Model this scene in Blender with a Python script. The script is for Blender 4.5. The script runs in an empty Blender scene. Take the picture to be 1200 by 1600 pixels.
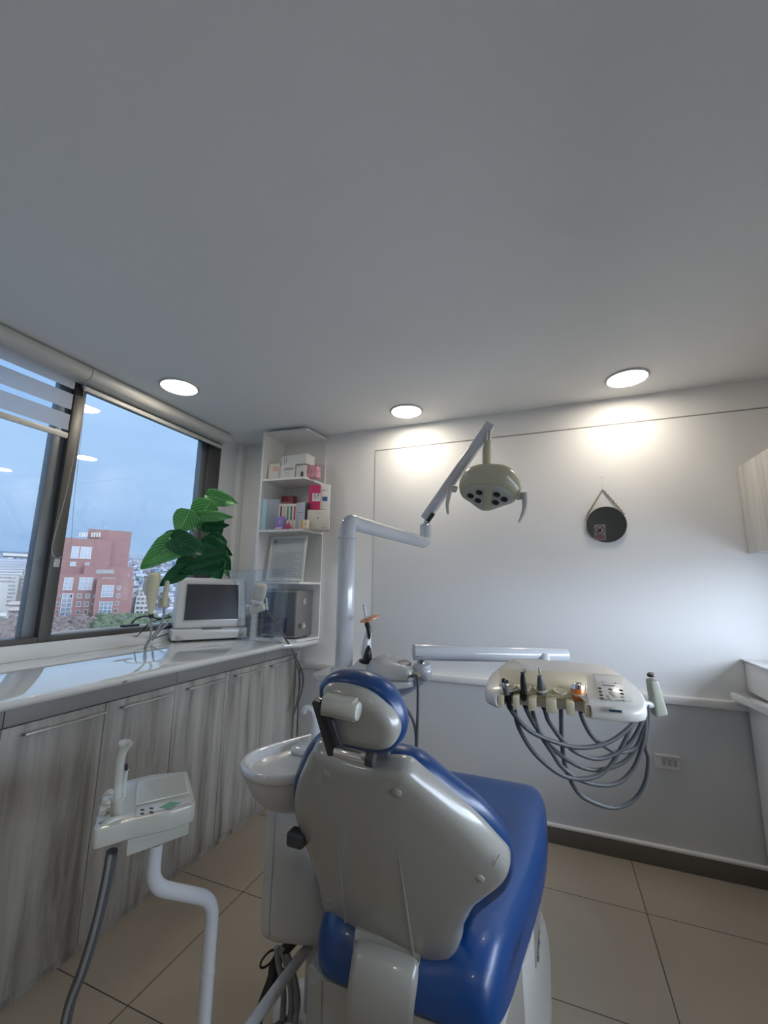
import bpy, bmesh, math, random
from mathutils import Vector, Matrix
random.seed(7)
SC = bpy.context.scene
C = SC.collection
PI = math.pi

# ------------------------------------------------------------------ camera
H = 1.4
_p, _r, _y, FPX = 0.175034, 0.01490666, -0.37480876, 653.8348
_f = Vector((math.sin(_y)*math.cos(_p), math.cos(_y)*math.cos(_p), math.sin(_p)))
_rt = Vector((math.cos(_y), -math.sin(_y), 0)); _u = _rt.cross(_f)
RT = math.cos(_r)*_rt + math.sin(_r)*_u
UP = -math.sin(_r)*_rt + math.cos(_r)*_u
FW = _f
CO = Vector((0, 0, H))
cam = bpy.data.cameras.new('camera'); camo = bpy.data.objects.new('camera', cam); C.objects.link(camo)
cam.sensor_fit = 'HORIZONTAL'; cam.sensor_width = 36; cam.lens = FPX*36/1200
cam.clip_start = .02; cam.clip_end = 5000
m = Matrix((RT, UP, -FW)).transposed().to_4x4(); m.translation = CO
camo.matrix_world = m
SC.camera = camo

# ------------------------------------------------------------------ exposure, world, sky
SC.view_settings.view_transform = 'Standard'; SC.view_settings.look = 'None'
SC.view_settings.gamma = 1; SC.view_settings.use_curve_mapping = False
SC.view_settings.exposure = 1.13
SC.cycles.max_bounces = 10; SC.cycles.diffuse_bounces = 6; SC.cycles.glossy_bounces = 5
SC.cycles.transparent_max_bounces = 16; SC.cycles.sample_clamp_indirect = 6
SC.cycles.caustics_reflective = False; SC.cycles.caustics_refractive = False
LAMP_E = 20.0
SKY = 0.60; SKY_EAST_BOOST = 12.0  # unseen eastern sky, raised far above the visible sky to light the room
W = bpy.data.worlds.new('sky'); SC.world = W; W.use_nodes = True
nt = W.node_tree; nt.nodes.clear()
def N(nt, t, **k):
    n = nt.nodes.new(t)
    for a, b in k.items():
        if a in n.inputs: n.inputs[a].default_value = b
        else: setattr(n, a, b)
    return n
tc = N(nt, 'ShaderNodeTexCoord'); mp = N(nt, 'ShaderNodeMapping'); mp.inputs['Scale'].default_value = (1.2, 1.2, 3.4)
nz = N(nt, 'ShaderNodeTexNoise', Scale=2.2, Detail=5.0, Roughness=.55)
cr = N(nt, 'ShaderNodeValToRGB')
e = cr.color_ramp.elements
e[0].position = .32; e[0].color = (.245, .395, .63, 1)
e[1].position = .70; e[1].color = (.36, .53, .765, 1)
sx = N(nt, 'ShaderNodeSeparateXYZ'); mr = N(nt, 'ShaderNodeMapRange')
mr.inputs['From Min'].default_value = .05; mr.inputs['From Max'].default_value = .6
mx = N(nt, 'ShaderNodeMix', data_type='RGBA'); mx.inputs[7].default_value = (.40, .62, .90, 1)
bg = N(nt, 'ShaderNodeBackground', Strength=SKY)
mr2 = N(nt, 'ShaderNodeMapRange'); mr2.inputs['From Min'].default_value = .3; mr2.inputs['From Max'].default_value = .6; mr2.inputs['To Min'].default_value = SKY; mr2.inputs['To Max'].default_value = SKY_EAST_BOOST; ow = N(nt, 'ShaderNodeOutputWorld')
L = nt.links.new
L(tc.outputs['Generated'], mp.inputs[0]); L(mp.outputs[0], nz.inputs[0]); L(nz.outputs[0], cr.inputs[0])
L(tc.outputs['Generated'], sx.inputs[0]); L(sx.outputs[2], mr.inputs[0]); L(mr.outputs[0], mx.inputs[0])
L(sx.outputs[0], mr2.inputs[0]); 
gm = N(nt, 'ShaderNodeMapRange'); gm.inputs['From Min'].default_value = -.12; gm.inputs['From Max'].default_value = .03; gm.inputs['To Min'].default_value = .32; L(sx.outputs[2], gm.inputs[0])  # sky below the horizon kept partly bright to lift the ceiling
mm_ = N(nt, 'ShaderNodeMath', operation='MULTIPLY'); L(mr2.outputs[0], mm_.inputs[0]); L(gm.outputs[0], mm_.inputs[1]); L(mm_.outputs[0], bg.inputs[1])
ex = N(nt, 'ShaderNodeMix', data_type='RGBA'); ex.inputs[7].default_value = (.47, .53, .62, 1)
me_ = N(nt, 'ShaderNodeMapRange'); me_.inputs['From Min'].default_value = .1; me_.inputs['From Max'].default_value = .5; L(sx.outputs[0], me_.inputs[0]); L(me_.outputs[0], ex.inputs[0]); L(mx.outputs[2], ex.inputs[6])
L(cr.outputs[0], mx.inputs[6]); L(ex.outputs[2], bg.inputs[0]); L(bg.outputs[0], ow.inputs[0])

def portal(x, y, z, ry, sx_, sy_):
    l = bpy.data.lights.new('window_portal', 'AREA'); l.shape = 'RECTANGLE'; l.size = sx_; l.size_y = sy_
    l.cycles.is_portal = True
    o = bpy.data.objects.new('window_portal', l); C.objects.link(o); o.location = (x, y, z); o.rotation_euler = (0, ry, 0)
portal(-2.62, 1.0, 1.8, -PI/2, 1.5, 3.4)
portal(1.40, 1.25, 1.34, PI/2, .5, 2.5)

# ------------------------------------------------------------------ sight-line helpers (a traced outline is put on its own plane in the room)
def ray(px, py): return RT*((px-600)/FPX) + UP*((800-py)/FPX) + FW
def at_x(px, py, X): d = ray(px, py); return CO + d*(X/d.x)
def at_y(px, py, Y): d = ray(px, py); return CO + d*(Y/d.y)
def at_z(px, py, Z): d = ray(px, py); return CO + d*((Z-H)/d.z)
def at_d(px, py, D): return CO + ray(px, py)*D
def at_pl(px, py, P, n): d = ray(px, py); return CO + d*((Vector(P)-CO).dot(n)/d.dot(n))

# ------------------------------------------------------------------ mesh helpers
def nb(): return bmesh.new()
def box(bm, x0, x1, y0, y1, z0, z1, bev=0, seg=2, M=None):
    vs = [bm.verts.new((x, y, z)) for x in (x0, x1) for y in (y0, y1) for z in (z0, z1)]
    fs = [bm.faces.new([vs[i] for i in q]) for q in ((0,1,3,2),(4,6,7,5),(0,4,5,1),(2,3,7,6),(0,2,6,4),(1,5,7,3))]
    if bev:
        es = list({ed for f in fs for ed in f.edges})
        r = bmesh.ops.bevel(bm, geom=es, offset=bev, segments=seg, profile=.5, affect='EDGES')
        vs = list({v for f in r['faces'] for v in f.verts} | {v for v in vs if v.is_valid})
    if M is not None:
        for v in vs: v.co = M @ v.co
    return bm
def frames(pts):
    T = []
    for i in range(len(pts)):
        a = pts[max(i-1, 0)]; b = pts[min(i+1, len(pts)-1)]; T.append((b-a).normalized())
    up = Vector((0, 0, 1)) if abs(T[0].z) < .9 else Vector((1, 0, 0))
    n = (up - T[0]*up.dot(T[0])).normalized(); out = []
    for t in T:
        n = (n - t*n.dot(t)).normalized(); out.append((n, t.cross(n)))
    return out
def loft(bm, rings, caps=True, closed=True):
    R = [[bm.verts.new(p) for p in r] for r in rings]
    n = len(R[0])
    for a, b in zip(R, R[1:]):
        for i in range(n if closed else n-1):
            j = (i+1) % n
            bm.faces.new((a[i], a[j], b[j], b[i]))
    if caps:
        bm.faces.new(R[0][::-1]); bm.faces.new(R[-1])
    return R
def tube(bm, pts, r, seg=10, caps=True):
    pts = [Vector(p) for p in pts]
    rr = r if isinstance(r, (list, tuple)) else [r]*len(pts)
    rings = []
    for p, q, (n, b) in zip(pts, rr, frames(pts)):
        rings.append([p + n*q*math.cos(2*PI*i/seg) + b*q*math.sin(2*PI*i/seg) for i in range(seg)])
    loft(bm, rings, caps); return bm
def spl(pts, n=8, closed=False):
    pts = [Vector(p) for p in pts]; out = []; K = len(pts)
    rng = range(K if closed else K-1)
    for i in rng:
        if closed: a, b, c, d = pts[(i-1) % K], pts[i], pts[(i+1) % K], pts[(i+2) % K]
        else: a, b, c, d = pts[max(i-1, 0)], pts[i], pts[i+1], pts[min(i+2, K-1)]
        for k in range(n):
            t = k/n
            out.append(.5*((2*b) + (c-a)*t + (2*a-5*b+4*c-d)*t*t + (3*b-a-3*c+d)*t**3))
    if not closed: out.append(pts[-1])
    return out
def bent(pts, rad, n=6):
    """polyline with rounded corners"""
    pts = [Vector(p) for p in pts]; out = [pts[0]]
    for i in range(1, len(pts)-1):
        a, b, c = pts[i-1], pts[i], pts[i+1]
        u = (a-b).normalized(); v = (c-b).normalized()
        q = min(rad, (a-b).length*.48, (c-b).length*.48)
        p0 = b+u*q; p1 = b+v*q
        for k in range(n+1):
            t = k/n; out.append(p0*(1-t)**2 + b*2*t*(1-t) + p1*t*t)
    out.append(pts[-1]); return out
def lathe(bm, prof, org, ax=(0, 0, 1), seg=24, caps=True):
    ax = Vector(ax).normalized(); org = Vector(org)
    n = ax.orthogonal().normalized(); b = ax.cross(n)
    rings = [[org + ax*z + n*r*math.cos(2*PI*i/seg) + b*r*math.sin(2*PI*i/seg) for i in range(seg)] for r, z in [(max(q, 1e-4), w) for q, w in prof]]
    loft(bm, rings, caps); return bm
def cyl(bm, a, b, r, seg=16, bev=0):
    a = Vector(a); b = Vector(b); l = (b-a).length
    pr = [(r, 0), (r, l)] if not bev else [(r-bev, 0), (r-bev*.3, bev*.3), (r, bev), (r, l-bev), (r-bev*.3, l-bev*.3), (r-bev, l)]
    return lathe(bm, pr, a, b-a, seg)
def prism(bm, pts, vec, bev=0, seg=2):
    vec = Vector(vec)
    a = [bm.verts.new(p) for p in pts]; b = [bm.verts.new(Vector(p)+vec) for p in pts]
    n = len(pts); fs = [bm.faces.new(a[::-1]), bm.faces.new(b)]
    for i in range(n): fs.append(bm.faces.new((a[i], a[(i+1) % n], b[(i+1) % n], b[i])))
    if bev:
        es = list(fs[0].edges) + list(fs[1].edges)
        bmesh.ops.bevel(bm, geom=es, offset=bev, segments=seg, profile=.5, affect='EDGES')
    return bm
def sphere(bm, c, r, seg=16, rng=10, sc=(1, 1, 1)):
    bmesh.ops.create_uvsphere(bm, u_segments=seg, v_segments=rng, radius=r, matrix=Matrix.Translation(c) @ Matrix.Diagonal((*sc, 1)))
    return bm
def pad(bm, pts, P, u, v, prof, n=None, bow=0, uc=0, scales=(.75, .5, .25)):
    """closed outline (u,v pairs) lofted through (inset, height) pairs; both ends closed towards the middle"""
    n = n or u.cross(v)
    K = len(pts); cx = sum(p[0] for p in pts)/K; cy = sum(p[1] for p in pts)/K
    nr = []
    for i in range(K):
        a = pts[i-2]; b = pts[(i+2) % K]; t = Vector((b[0]-a[0], b[1]-a[1]))
        q = Vector((t.y, -t.x)).normalized() if t.length > 0 else Vector((0, 0))
        nr.append(q)
    ar = sum(pts[i-1][0]*pts[i][1]-pts[i][0]*pts[i-1][1] for i in range(K))
    sg = -1 if ar > 0 else 1
    def ring(ins, h, s=1):
        o = []
        for (x, y), q in zip(pts, nr):
            x2 = x + sg*q.x*ins; y2 = y + sg*q.y*ins
            x2 = cx+(x2-cx)*s; y2 = cy+(y2-cy)*s
            o.append(P + u*x2 + v*y2 + n*(h - bow*(x2-uc)**2))
        return o
    i0, h0 = prof[0]; i1, h1 = prof[-1]
    rings = [ring(i0, h0, s) for s in reversed(scales)] + [ring(*q) for q in prof] + [ring(i1, h1, s) for s in scales]
    loft(bm, rings); return bm

ORG = {}
def obj(name, bm, mat, parent=None, smooth=True, ang=40, kind=None):
    bmesh.ops.recalc_face_normals(bm, faces=bm.faces)
    me = bpy.data.meshes.new(name)
    if parent is not None: org = ORG[parent.name]
    else:
        cs = [v.co for v in bm.verts]
        org = Vector(((min(c.x for c in cs)+max(c.x for c in cs))/2, (min(c.y for c in cs)+max(c.y for c in cs))/2, min(c.z for c in cs)))
    for v in bm.verts: v.co -= org
    bm.to_mesh(me); bm.free()
    ms = mat if isinstance(mat, (list, tuple)) else [mat]
    for q in ms: me.materials.append(q)
    if smooth:
        for p in me.polygons: p.use_smooth = True
        me.set_sharp_from_angle(angle=math.radians(ang))
    o = bpy.data.objects.new(name, me); C.objects.link(o)
    if parent is None: o.location = org
    else: o.parent = parent
    ORG[o.name] = org
    if kind: o['kind'] = kind
    return o
def tag(o, label, cat, group=None, kind=None):
    o['label'] = label; o['category'] = cat
    if group: o['group'] = group
    if kind: o['kind'] = kind
    return o
def thing(name, label, cat, loc, group=None):
    o = bpy.data.objects.new(name, None); C.objects.link(o); o.location = loc; o.empty_display_size = .05
    ORG[o.name] = Vector(loc); return tag(o, label, cat, group)
def struct(name, bm, mat, parent=None, **k):
    o = obj(name, bm, mat, parent, **k)
    if parent is None: o['kind'] = 'structure'
    return o
def lab(o, s): o['label'] = s; return o

# ------------------------------------------------------------------ materials
def mat(name, col, rough=.5, metal=0, spec=None, coat=0, noise=0, nscale=8, bump=0, bscale=200, trans=0, ior=None, emit=None, sub=0):
    m = bpy.data.materials.new(name); m.use_nodes = True; nt = m.node_tree
    b = nt.nodes['Principled BSDF']
    b.inputs['Base Color'].default_value = (*col, 1); b.inputs['Roughness'].default_value = rough
    b.inputs['Metallic'].default_value = metal
    if spec is not None: b.inputs['Specular IOR Level'].default_value = spec
    if coat: b.inputs['Coat Weight'].default_value = coat; b.inputs['Coat Roughness'].default_value = .05
    if trans: b.inputs['Transmission Weight'].default_value = trans
    if ior: b.inputs['IOR'].default_value = ior
    if emit: b.inputs['Emission Color'].default_value = (*emit[0], 1); b.inputs['Emission Strength'].default_value = emit[1]
    tc = N(nt, 'ShaderNodeTexCoord')
    n1 = N(nt, 'ShaderNodeTexNoise', Scale=float(nscale), Detail=3.0); nt.links.new(tc.outputs['Object'], n1.inputs[0])
    r = N(nt, 'ShaderNodeMapRange'); r.inputs['To Min'].default_value = 1-max(noise, .02); r.inputs['To Max'].default_value = 1+max(noise, .02)
    nt.links.new(n1.outputs[0], r.inputs[0])
    h = N(nt, 'ShaderNodeHueSaturation'); h.inputs['Color'].default_value = (*col, 1)
    nt.links.new(r.outputs[0], h.inputs['Value']); nt.links.new(h.outputs[0], b.inputs['Base Color'])
    if bump:
        n2 = N(nt, 'ShaderNodeTexNoise', Scale=float(bscale), Detail=2.0); nt.links.new(tc.outputs['Object'], n2.inputs[0])
        bp = N(nt, 'ShaderNodeBump', Strength=bump, Distance=.002); nt.links.new(n2.outputs[0], bp.inputs['Height'])
        nt.links.new(bp.outputs[0], b.inputs['Normal'])
    return m
def glassy(name, tint=(1, 1, 1), ior=1.45, rough=0.0, gloss=1.0):
    m = bpy.data.materials.new(name); m.use_nodes = True; nt = m.node_tree; nt.nodes.clear()
    f0 = ((ior-1)/(ior+1))**2
    t = N(nt, 'ShaderNodeBsdfTransparent'); t.inputs[0].default_value = (*tint, 1)
    g = N(nt, 'ShaderNodeBsdfGlossy', Roughness=rough); f = N(nt, 'ShaderNodeLayerWeight', Blend=.5)
    pw = N(nt, 'ShaderNodeMath', operation='POWER'); pw.inputs[1].default_value = 5
    mm = N(nt, 'ShaderNodeMath', operation='MULTIPLY_ADD'); mm.inputs[1].default_value = (1-f0)*gloss; mm.inputs[2].default_value = f0*gloss; mm.use_clamp = True
    x = N(nt, 'ShaderNodeMixShader'); o = N(nt, 'ShaderNodeOutputMaterial')
    l = nt.links.new
    l(f.outputs['Facing'], pw.inputs[0]); l(pw.outputs[0], mm.inputs[0]); l(mm.outputs[0], x.inputs[0]); l(t.outputs[0], x.inputs[1]); l(g.outputs[0], x.inputs[2]); l(x.outputs[0], o.inputs[0])
    return m
def wood(name, c1, c2, c3, axis='z'):
    m = bpy.data.materials.new(name); m.use_nodes = True; nt = m.node_tree; b = nt.nodes['Principled BSDF']; l = nt.links.new
    tc = N(nt, 'ShaderNodeTexCoord'); oi = N(nt, 'ShaderNodeObjectInfo')
    ad = N(nt, 'ShaderNodeVectorMath', operation='ADD'); sc = N(nt, 'ShaderNodeVectorMath', operation='SCALE'); sc.inputs['Scale'].default_value = 0
    mp = N(nt, 'ShaderNodeMapping'); mp.inputs['Scale'].default_value = (9, 9, .75)
    g = N(nt, 'ShaderNodeNewGeometry')
    l(g.outputs['Position'], mp.inputs[0])
    n1 = N(nt, 'ShaderNodeTexNoise', Scale=1.6, Detail=5.0, Roughness=.62, Distortion=.35); l(mp.outputs[0], n1.inputs[0])
    mp2 = N(nt, 'ShaderNodeMapping'); mp2.inputs['Scale'].default_value = (70, 70, 2.2); l(g.outputs['Position'], mp2.inputs[0])
    n2 = N(nt, 'ShaderNodeTexNoise', Scale=1.0, Detail=3.0); l(mp2.outputs[0], n2.inputs[0])
    r = N(nt, 'ShaderNodeValToRGB'); e = r.color_ramp.elements
    e[0].position = .33; e[0].color = (*c1, 1); e[1].position = .66; e[1].color = (*c3, 1)
    q = r.color_ramp.elements.new(.47); q.color = (*c2, 1)
    l(n1.outputs[0], r.inputs[0])
    mr = N(nt, 'ShaderNodeMapRange'); mr.inputs['To Min'].default_value = .86; mr.inputs['To Max'].default_value = 1.12; l(n2.outputs[0], mr.inputs[0])
    h = N(nt, 'ShaderNodeHueSaturation'); l(r.outputs[0], h.inputs['Color']); l(mr.outputs[0], h.inputs['Value'])
    l(h.outputs[0], b.inputs['Base Color']); b.inputs['Roughness'].default_value = .45
    return m
M = {}
M['wall'] = mat('wall_paint', (.84, .835, .825), .62, noise=.02, nscale=1.5, bump=.25, bscale=420)
M['wall_low'] = mat('wall_paint_grey', (.56, .565, .565), .6, noise=.02, bump=.3, bscale=420)
M['ceil'] = mat('ceiling_paint', (.80, .805, .80), .8, noise=.02, nscale=1.2, bump=.3, bscale=380)
M['trim'] = mat('trim_white', (.74, .73, .71), .35)
M['seam'] = mat('seam_grey', (.30, .29, .28), .7)
M['marble'] = mat('white_worktop', (.72, .72, .70), .04, coat=1.0, ior=1.7, noise=.02, nscale=3)
M['wood'] = wood('ash_laminate', (.19, .175, .15), (.34, .325, .295), (.46, .445, .415))
M['wood_light'] = wood('pale_laminate', (.44, .42, .38), (.58, .56, .52), (.66, .645, .61))
M['fascia'] = mat('fascia_grey', (.27, .262, .25), .5, noise=.03)
M['handle'] = mat('brushed_handle', (.55, .54, .52), .35, metal=.6)
M['alu'] = mat('dark_aluminium', (.105, .10, .092), .42, metal=.35, noise=.04)
M['alu_g'] = mat('grey_aluminium', (.19, .205, .22), .4, metal=.35, noise=.04)
M['glass'] = glassy('window_glass', (.97, .985, 1), 1.5)
M['acryl'] = glassy('clear_acrylic', (.93, .955, .975), 1.5, 0.02, 1.5)
M['clear'] = mat('clear_plastic', (.70, .72, .68), .15, coat=.6); M['clear'].node_tree.nodes['Principled BSDF'].inputs['Alpha'].default_value = .5
M['blind'] = mat('blind_cassette', (.60, .585, .54), .35, noise=.02)
M['plastic'] = mat('white_plastic', (.56, .56, .55), .28, coat=.25)
M['table_white'] = mat('table_white_plastic', (.70, .695, .66), .25, coat=.3)
M['plastic_b'] = mat('beige_white_plastic', (.45, .45, .405), .3, coat=.3)
M['shell'] = mat('chair_shell', (.33, .325, .295), .27, coat=.4, noise=.02)
M['cream'] = mat('cream_plastic', (.60, .55, .39), .35, coat=.2)
M['cream_d'] = mat('cream_grey_plastic', (.40, .41, .34), .4)
M['lampg'] = mat('lamp_greenish_beige', (.47, .45, .32), .18, coat=.5)
M['lampface'] = mat('lamp_face', (.42, .44, .39), .35)
M['blue'] = mat('blue_leatherette', (.006, .050, .19), .30, coat=.15, noise=.05, bump=.15, bscale=500)
M['blue_d'] = mat('blue_leatherette_dark', (.006, .042, .15), .30, coat=.15, noise=.05, bump=.15, bscale=500)
M['enamel'] = mat('white_enamel', (.56, .58, .61), .16, coat=.5)
M['ceramic'] = mat('white_ceramic', (.62, .63, .64), .1, coat=.6)
M['chrome'] = mat('chrome', (.75, .75, .75), .12, metal=1)
M['steel'] = mat('brushed_steel', (.33, .32, .30), .38, metal=.75, noise=.05)
M['steel_d'] = mat('dark_steel', (.12, .13, .14), .35, metal=.3)
M['black'] = mat('black_plastic', (.012, .012, .013), .35)
M['dark'] = mat('dark_grey_plastic', (.035, .035, .04), .4)
M['screen'] = mat('dark_screen', (.034, .038, .048), .45)
M['hose'] = mat('grey_rubber', (.085, .09, .095), .5)
M['hose_l'] = mat('light_grey_rubber', (.25, .26, .265), .45)
M['orange'] = mat('orange_plastic', (.75, .20, .03), .2, coat=.3)
M['orange_t'] = glassy('orange_filter', (.85, .16, .05), 1.45)
M['white_p'] = mat('white_paint', (.74, .73, .71), .45)
M['paper'] = mat('paper', (.46, .475, .47), .7)
M['ink'] = mat('ink', (.06, .06, .07), .7)
M['ink_l'] = mat('pale_ink', (.20, .205, .21), .7)
M['frame'] = mat('frame_greige', (.60, .61, .57), .4)
M['mirror'] = mat('mirror', (.62, .66, .66), .02, metal=1)
M['rope'] = mat('jute_rope', (.34, .28, .20), .8)
M['base'] = mat('taupe_tile', (.135, .12, .10), .4, noise=.05)
M['lamp_on'] = mat('lamp_diffuser', (1, 1, 1), .5, emit=((1, .90, .76), LAMP_E))
def col(name, c, rough=.5, **k):
    if name not in M: M[name] = mat(name, c, rough, **k)
    return M[name]

# floor tiles
fm = bpy.data.materials.new('beige_floor_tiles'); fm.use_nodes = True; nt = fm.node_tree; b = nt.nodes['Principled BSDF']; l = nt.links.new
g = N(nt, 'ShaderNodeNewGeometry'); s = N(nt, 'ShaderNodeSeparateXYZ'); l(g.outputs['Position'], s.inputs[0])
def mth(op, a, bb=None):
    n = N(nt, 'ShaderNodeMath', operation=op)
    for i, q in enumerate((a, bb)):
        if q is None: continue
        if isinstance(q, (int, float)): n.inputs[i].default_value = q
        else: l(q, n.inputs[i])
    return n.outputs[0]
def joint(o, off, step):
    t = mth('DIVIDE', mth('SUBTRACT', o, off), step); fr = mth('SUBTRACT', t, mth('ROUND', t))
    return mth('LESS_THAN', mth('ABSOLUTE', fr), .0021/step), mth('ROUND', mth('SUBTRACT', t, .5))
jx, ix = joint(s.outputs[0], .325, .5717); jy, iy = joint(s.outputs[1], 1.252, .5745)
j = mth('MAXIMUM', jx, jy)
cv = N(nt, 'ShaderNodeCombineXYZ'); l(ix, cv.inputs[0]); l(iy, cv.inputs[1])
wn = N(nt, 'ShaderNodeTexWhiteNoise'); l(cv.outputs[0], wn.inputs[0])
n1 = N(nt, 'ShaderNodeTexNoise', Scale=2.2, Detail=6.0, Roughness=.6); l(g.outputs['Position'], n1.inputs[0])
va = mth('ADD', mth('MULTIPLY', n1.outputs[0], .35), mth('MULTIPLY', wn.outputs[0], .07))
va = mth('ADD', va, .79)
hs = N(nt, 'ShaderNodeHueSaturation'); hs.inputs['Color'].default_value = (.36, .31, .25, 1); l(va, hs.inputs['Value'])
mx = N(nt, 'ShaderNodeMix', data_type='RGBA'); l(j, mx.inputs[0]); l(hs.outputs[0], mx.inputs[6]); mx.inputs[7].default_value = (.045, .034, .025, 1)
l(mx.outputs[2], b.inputs['Base Color'])
rr = mth('ADD', mth('MULTIPLY', n1.outputs[0], .25), .22); l(rr, b.inputs['Roughness'])
bp = N(nt, 'ShaderNodeBump', Strength=.6, Distance=.002); l(mth('SUBTRACT', 1.0, j), bp.inputs['Height']); l(bp.outputs[0], b.inputs['Normal'])
M['floor'] = fm

# ------------------------------------------------------------------ the room
XL, XR, YB, YR, ZC = -2.46, 1.33, 2.832, -2.4, 2.59
struct('floor', box(nb(), XL-.12, XR+.12, YR-.12, YB+.12, -.12, 0), M['floor'], smooth=False)
struct('ceiling', box(nb(), XL-.12, XR+.12, YR-.12, YB+.12, ZC, ZC+.12), M['ceil'], smooth=False)
def wall_with_hole(a0, a1, z0, z1, h, X0, X1):
    bm = nb(); y0, y1, q0, q1 = h
    box(bm, X0, X1, a0, y0, z0, z1); box(bm, X0, X1, y1, a1, z0, z1)
    box(bm, X0, X1, y0, y1, z0, q0); box(bm, X0, X1, y0, y1, q1, z1)
    return bm
WL = (-.55, 2.585, 1.06, 2.545)
struct('wall_left', wall_with_hole(YR, YB+.12, 0, ZC, WL, XL-.12, XL), M['wall'], smooth=False)
WR = (0.0, 2.55, 1.10, 1.575)
struct('wall_right', wall_with_hole(YR, YB+.12, 0, ZC, WR, XR, XR+.12), M['wall'], smooth=False)
struct('wall_back', box(nb(), XL, XR, YB, YB+.12, 0, ZC), M['wall'], smooth=False)
struct('wall_rear', box(nb(), XL, XR, YR-.12, YR, 0, ZC), M['wall'], smooth=False)
# column in the left corner
struct('trim_1', box(nb(), XL, XL+.05, YB-.07, YB, 0, ZC, .004), M['wall'])
# raised board field on the back wall, its top shadow line painted as a dark strip, the ledge and the painted lower wall
struct('trim_2', box(nb(), -1.19, XR, YB-.008, YB, .835, 2.412, .003), M['wall'])
struct('shadow_strip', box(nb(), -1.19, XR, YB-.0085, YB, 2.412, 2.4185), M['seam'])
struct('trim_4', box(nb(), -1.745, XR, YB-.034, YB, .10, .806), M['wall_low'], smooth=False)
struct('trim_5', box(nb(), -1.745, XR, YB-.058, YB, .800, .842, .008), M['trim'])
struct('trim_6', box(nb(), -1.745, XR, YB-.05, YB, .083, .103, .008, 3), M['trim'])
struct('baseboard_back', box(nb(), -1.745, XR, YB-.043, YB, 0, .083, .002), M['base'])
struct('baseboard_right', box(nb(), XR-.012, XR, YR, YB-.05, 0, .083, .002), M['base'])
# unseen rear door, added wide and dark to darken the mirror's reflection
d = struct('added_door_1', box(nb(), -.6, 1.30, YR, YR+.04, 0, 2.5, .004), mat('dark_door', (.20, .215, .215), .4))
d2 = obj('door_handle', cyl(nb(), (.80, YR+.045, 1.02), (.80, YR+.045, 1.16), .012), M['chrome'], d)
# window 1 : frame members in dark aluminium
wf = nb()
fx0, fx1 = XL-.085, XL-.004
box(wf, fx0, fx1, WL[0], WL[1], WL[2], 1.115, .003)            # sill rail
box(wf, fx0, fx1, WL[0], WL[1], 2.515, WL[3], .003)            # head
box(wf, fx0, fx1, 2.46, WL[1], 1.115, 2.515, .003)             # right jamb
box(wf, fx0, fx1, WL[0], WL[0]+.06, 1.115, 2.515, .003)
w1 = struct('window_1', wf, M['alu'])
mu = nb(); box(mu, fx0, fx1+.004, 1.430, 1.491, 1.09, 2.515, .003); obj('mullion', mu, M['alu'], w1)
sf = nb()
box(sf, fx0-.0, fx1-.03, 1.370, 1.432, 1.09, 2.515, .003); box(sf, fx0, fx1-.03, 2.412, 2.462, 1.115, 2.515, .003)
box(sf, fx0, fx1-.03, -.49, -.43, 1.115, 2.515, .003)
obj('sash_frame', sf, M['alu_g'], w1)
st = nb(); box(st, fx0+.02, fx1-.032, 1.491, 2.412, 1.115, 1.128, .002); obj('sill_strip', st, M['enamel'], w1)
gl = nb(); box(gl, -2.503, -2.499, 1.49, 2.415, 1.115, 2.515); box(gl, -2.503, -2.499, -.45, 1.372, 1.10, 2.515)
obj('pane', gl, M['glass'], w1, smooth=False)
# window 2 on the right wall, between worktop and wall cabinets
w2 = nb(); x0, x1 = XR+.02, XR+.07
box(w2, x0, x1, WR[0], WR[1], WR[2], WR[2]+.03); box(w2, x0, x1, WR[0], WR[1], WR[3]-.03, WR[3]); box(w2, x0, x1, WR[0], WR[0]+.03, WR[2], WR[3]); box(w2, x0, x1, WR[1]-.03, WR[1], WR[2], WR[3]); box(w2, x0, x1, 1.25, 1.29, WR[2], WR[3])
w2 = struct('window_2', w2, M['alu'])
obj('pane', box(nb(), XR+.04, XR+.044, WR[0]+.02, WR[1]-.02, WR[2]+.02, WR[3]-.02), M['glass'], w2, smooth=False)

# ------------------------------------------------------------------ ceiling downlights
def downlight(x, y, label):
    t = thing('downlight', label, 'ceiling light', (x, y, ZC-.012), 'recessed round ceiling lights')
    bm = nb(); lathe(bm, [(.104, 0), (.109, .002), (.114, .008), (.114, .012), (.098, .012), (.098, .004), (.104, 0)], (x, y, ZC-.012), seg=40, caps=False)
    obj('trim_ring', bm, M['plastic'], t)
    obj('diffuser', lathe(nb(), [(.099, 0), (.099, .006)], (x, y, ZC-.008), seg=40), M['lamp_on'], t)
downlight(-2.06, 1.77, 'round lit ceiling downlight above the window worktop')
downlight(-.86, 2.58, 'round lit ceiling downlight near the back wall, nearest the corner shelf')
downlight(.468, 2.56, 'round lit ceiling downlight above the hanging round mirror')
for q in ((-1.6, -.9), (.4, -.9)):  # unseen lamps added to brighten the room
    downlight(*q, 'added unseen ceiling downlight behind the viewpoint, brightening the room')

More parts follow.
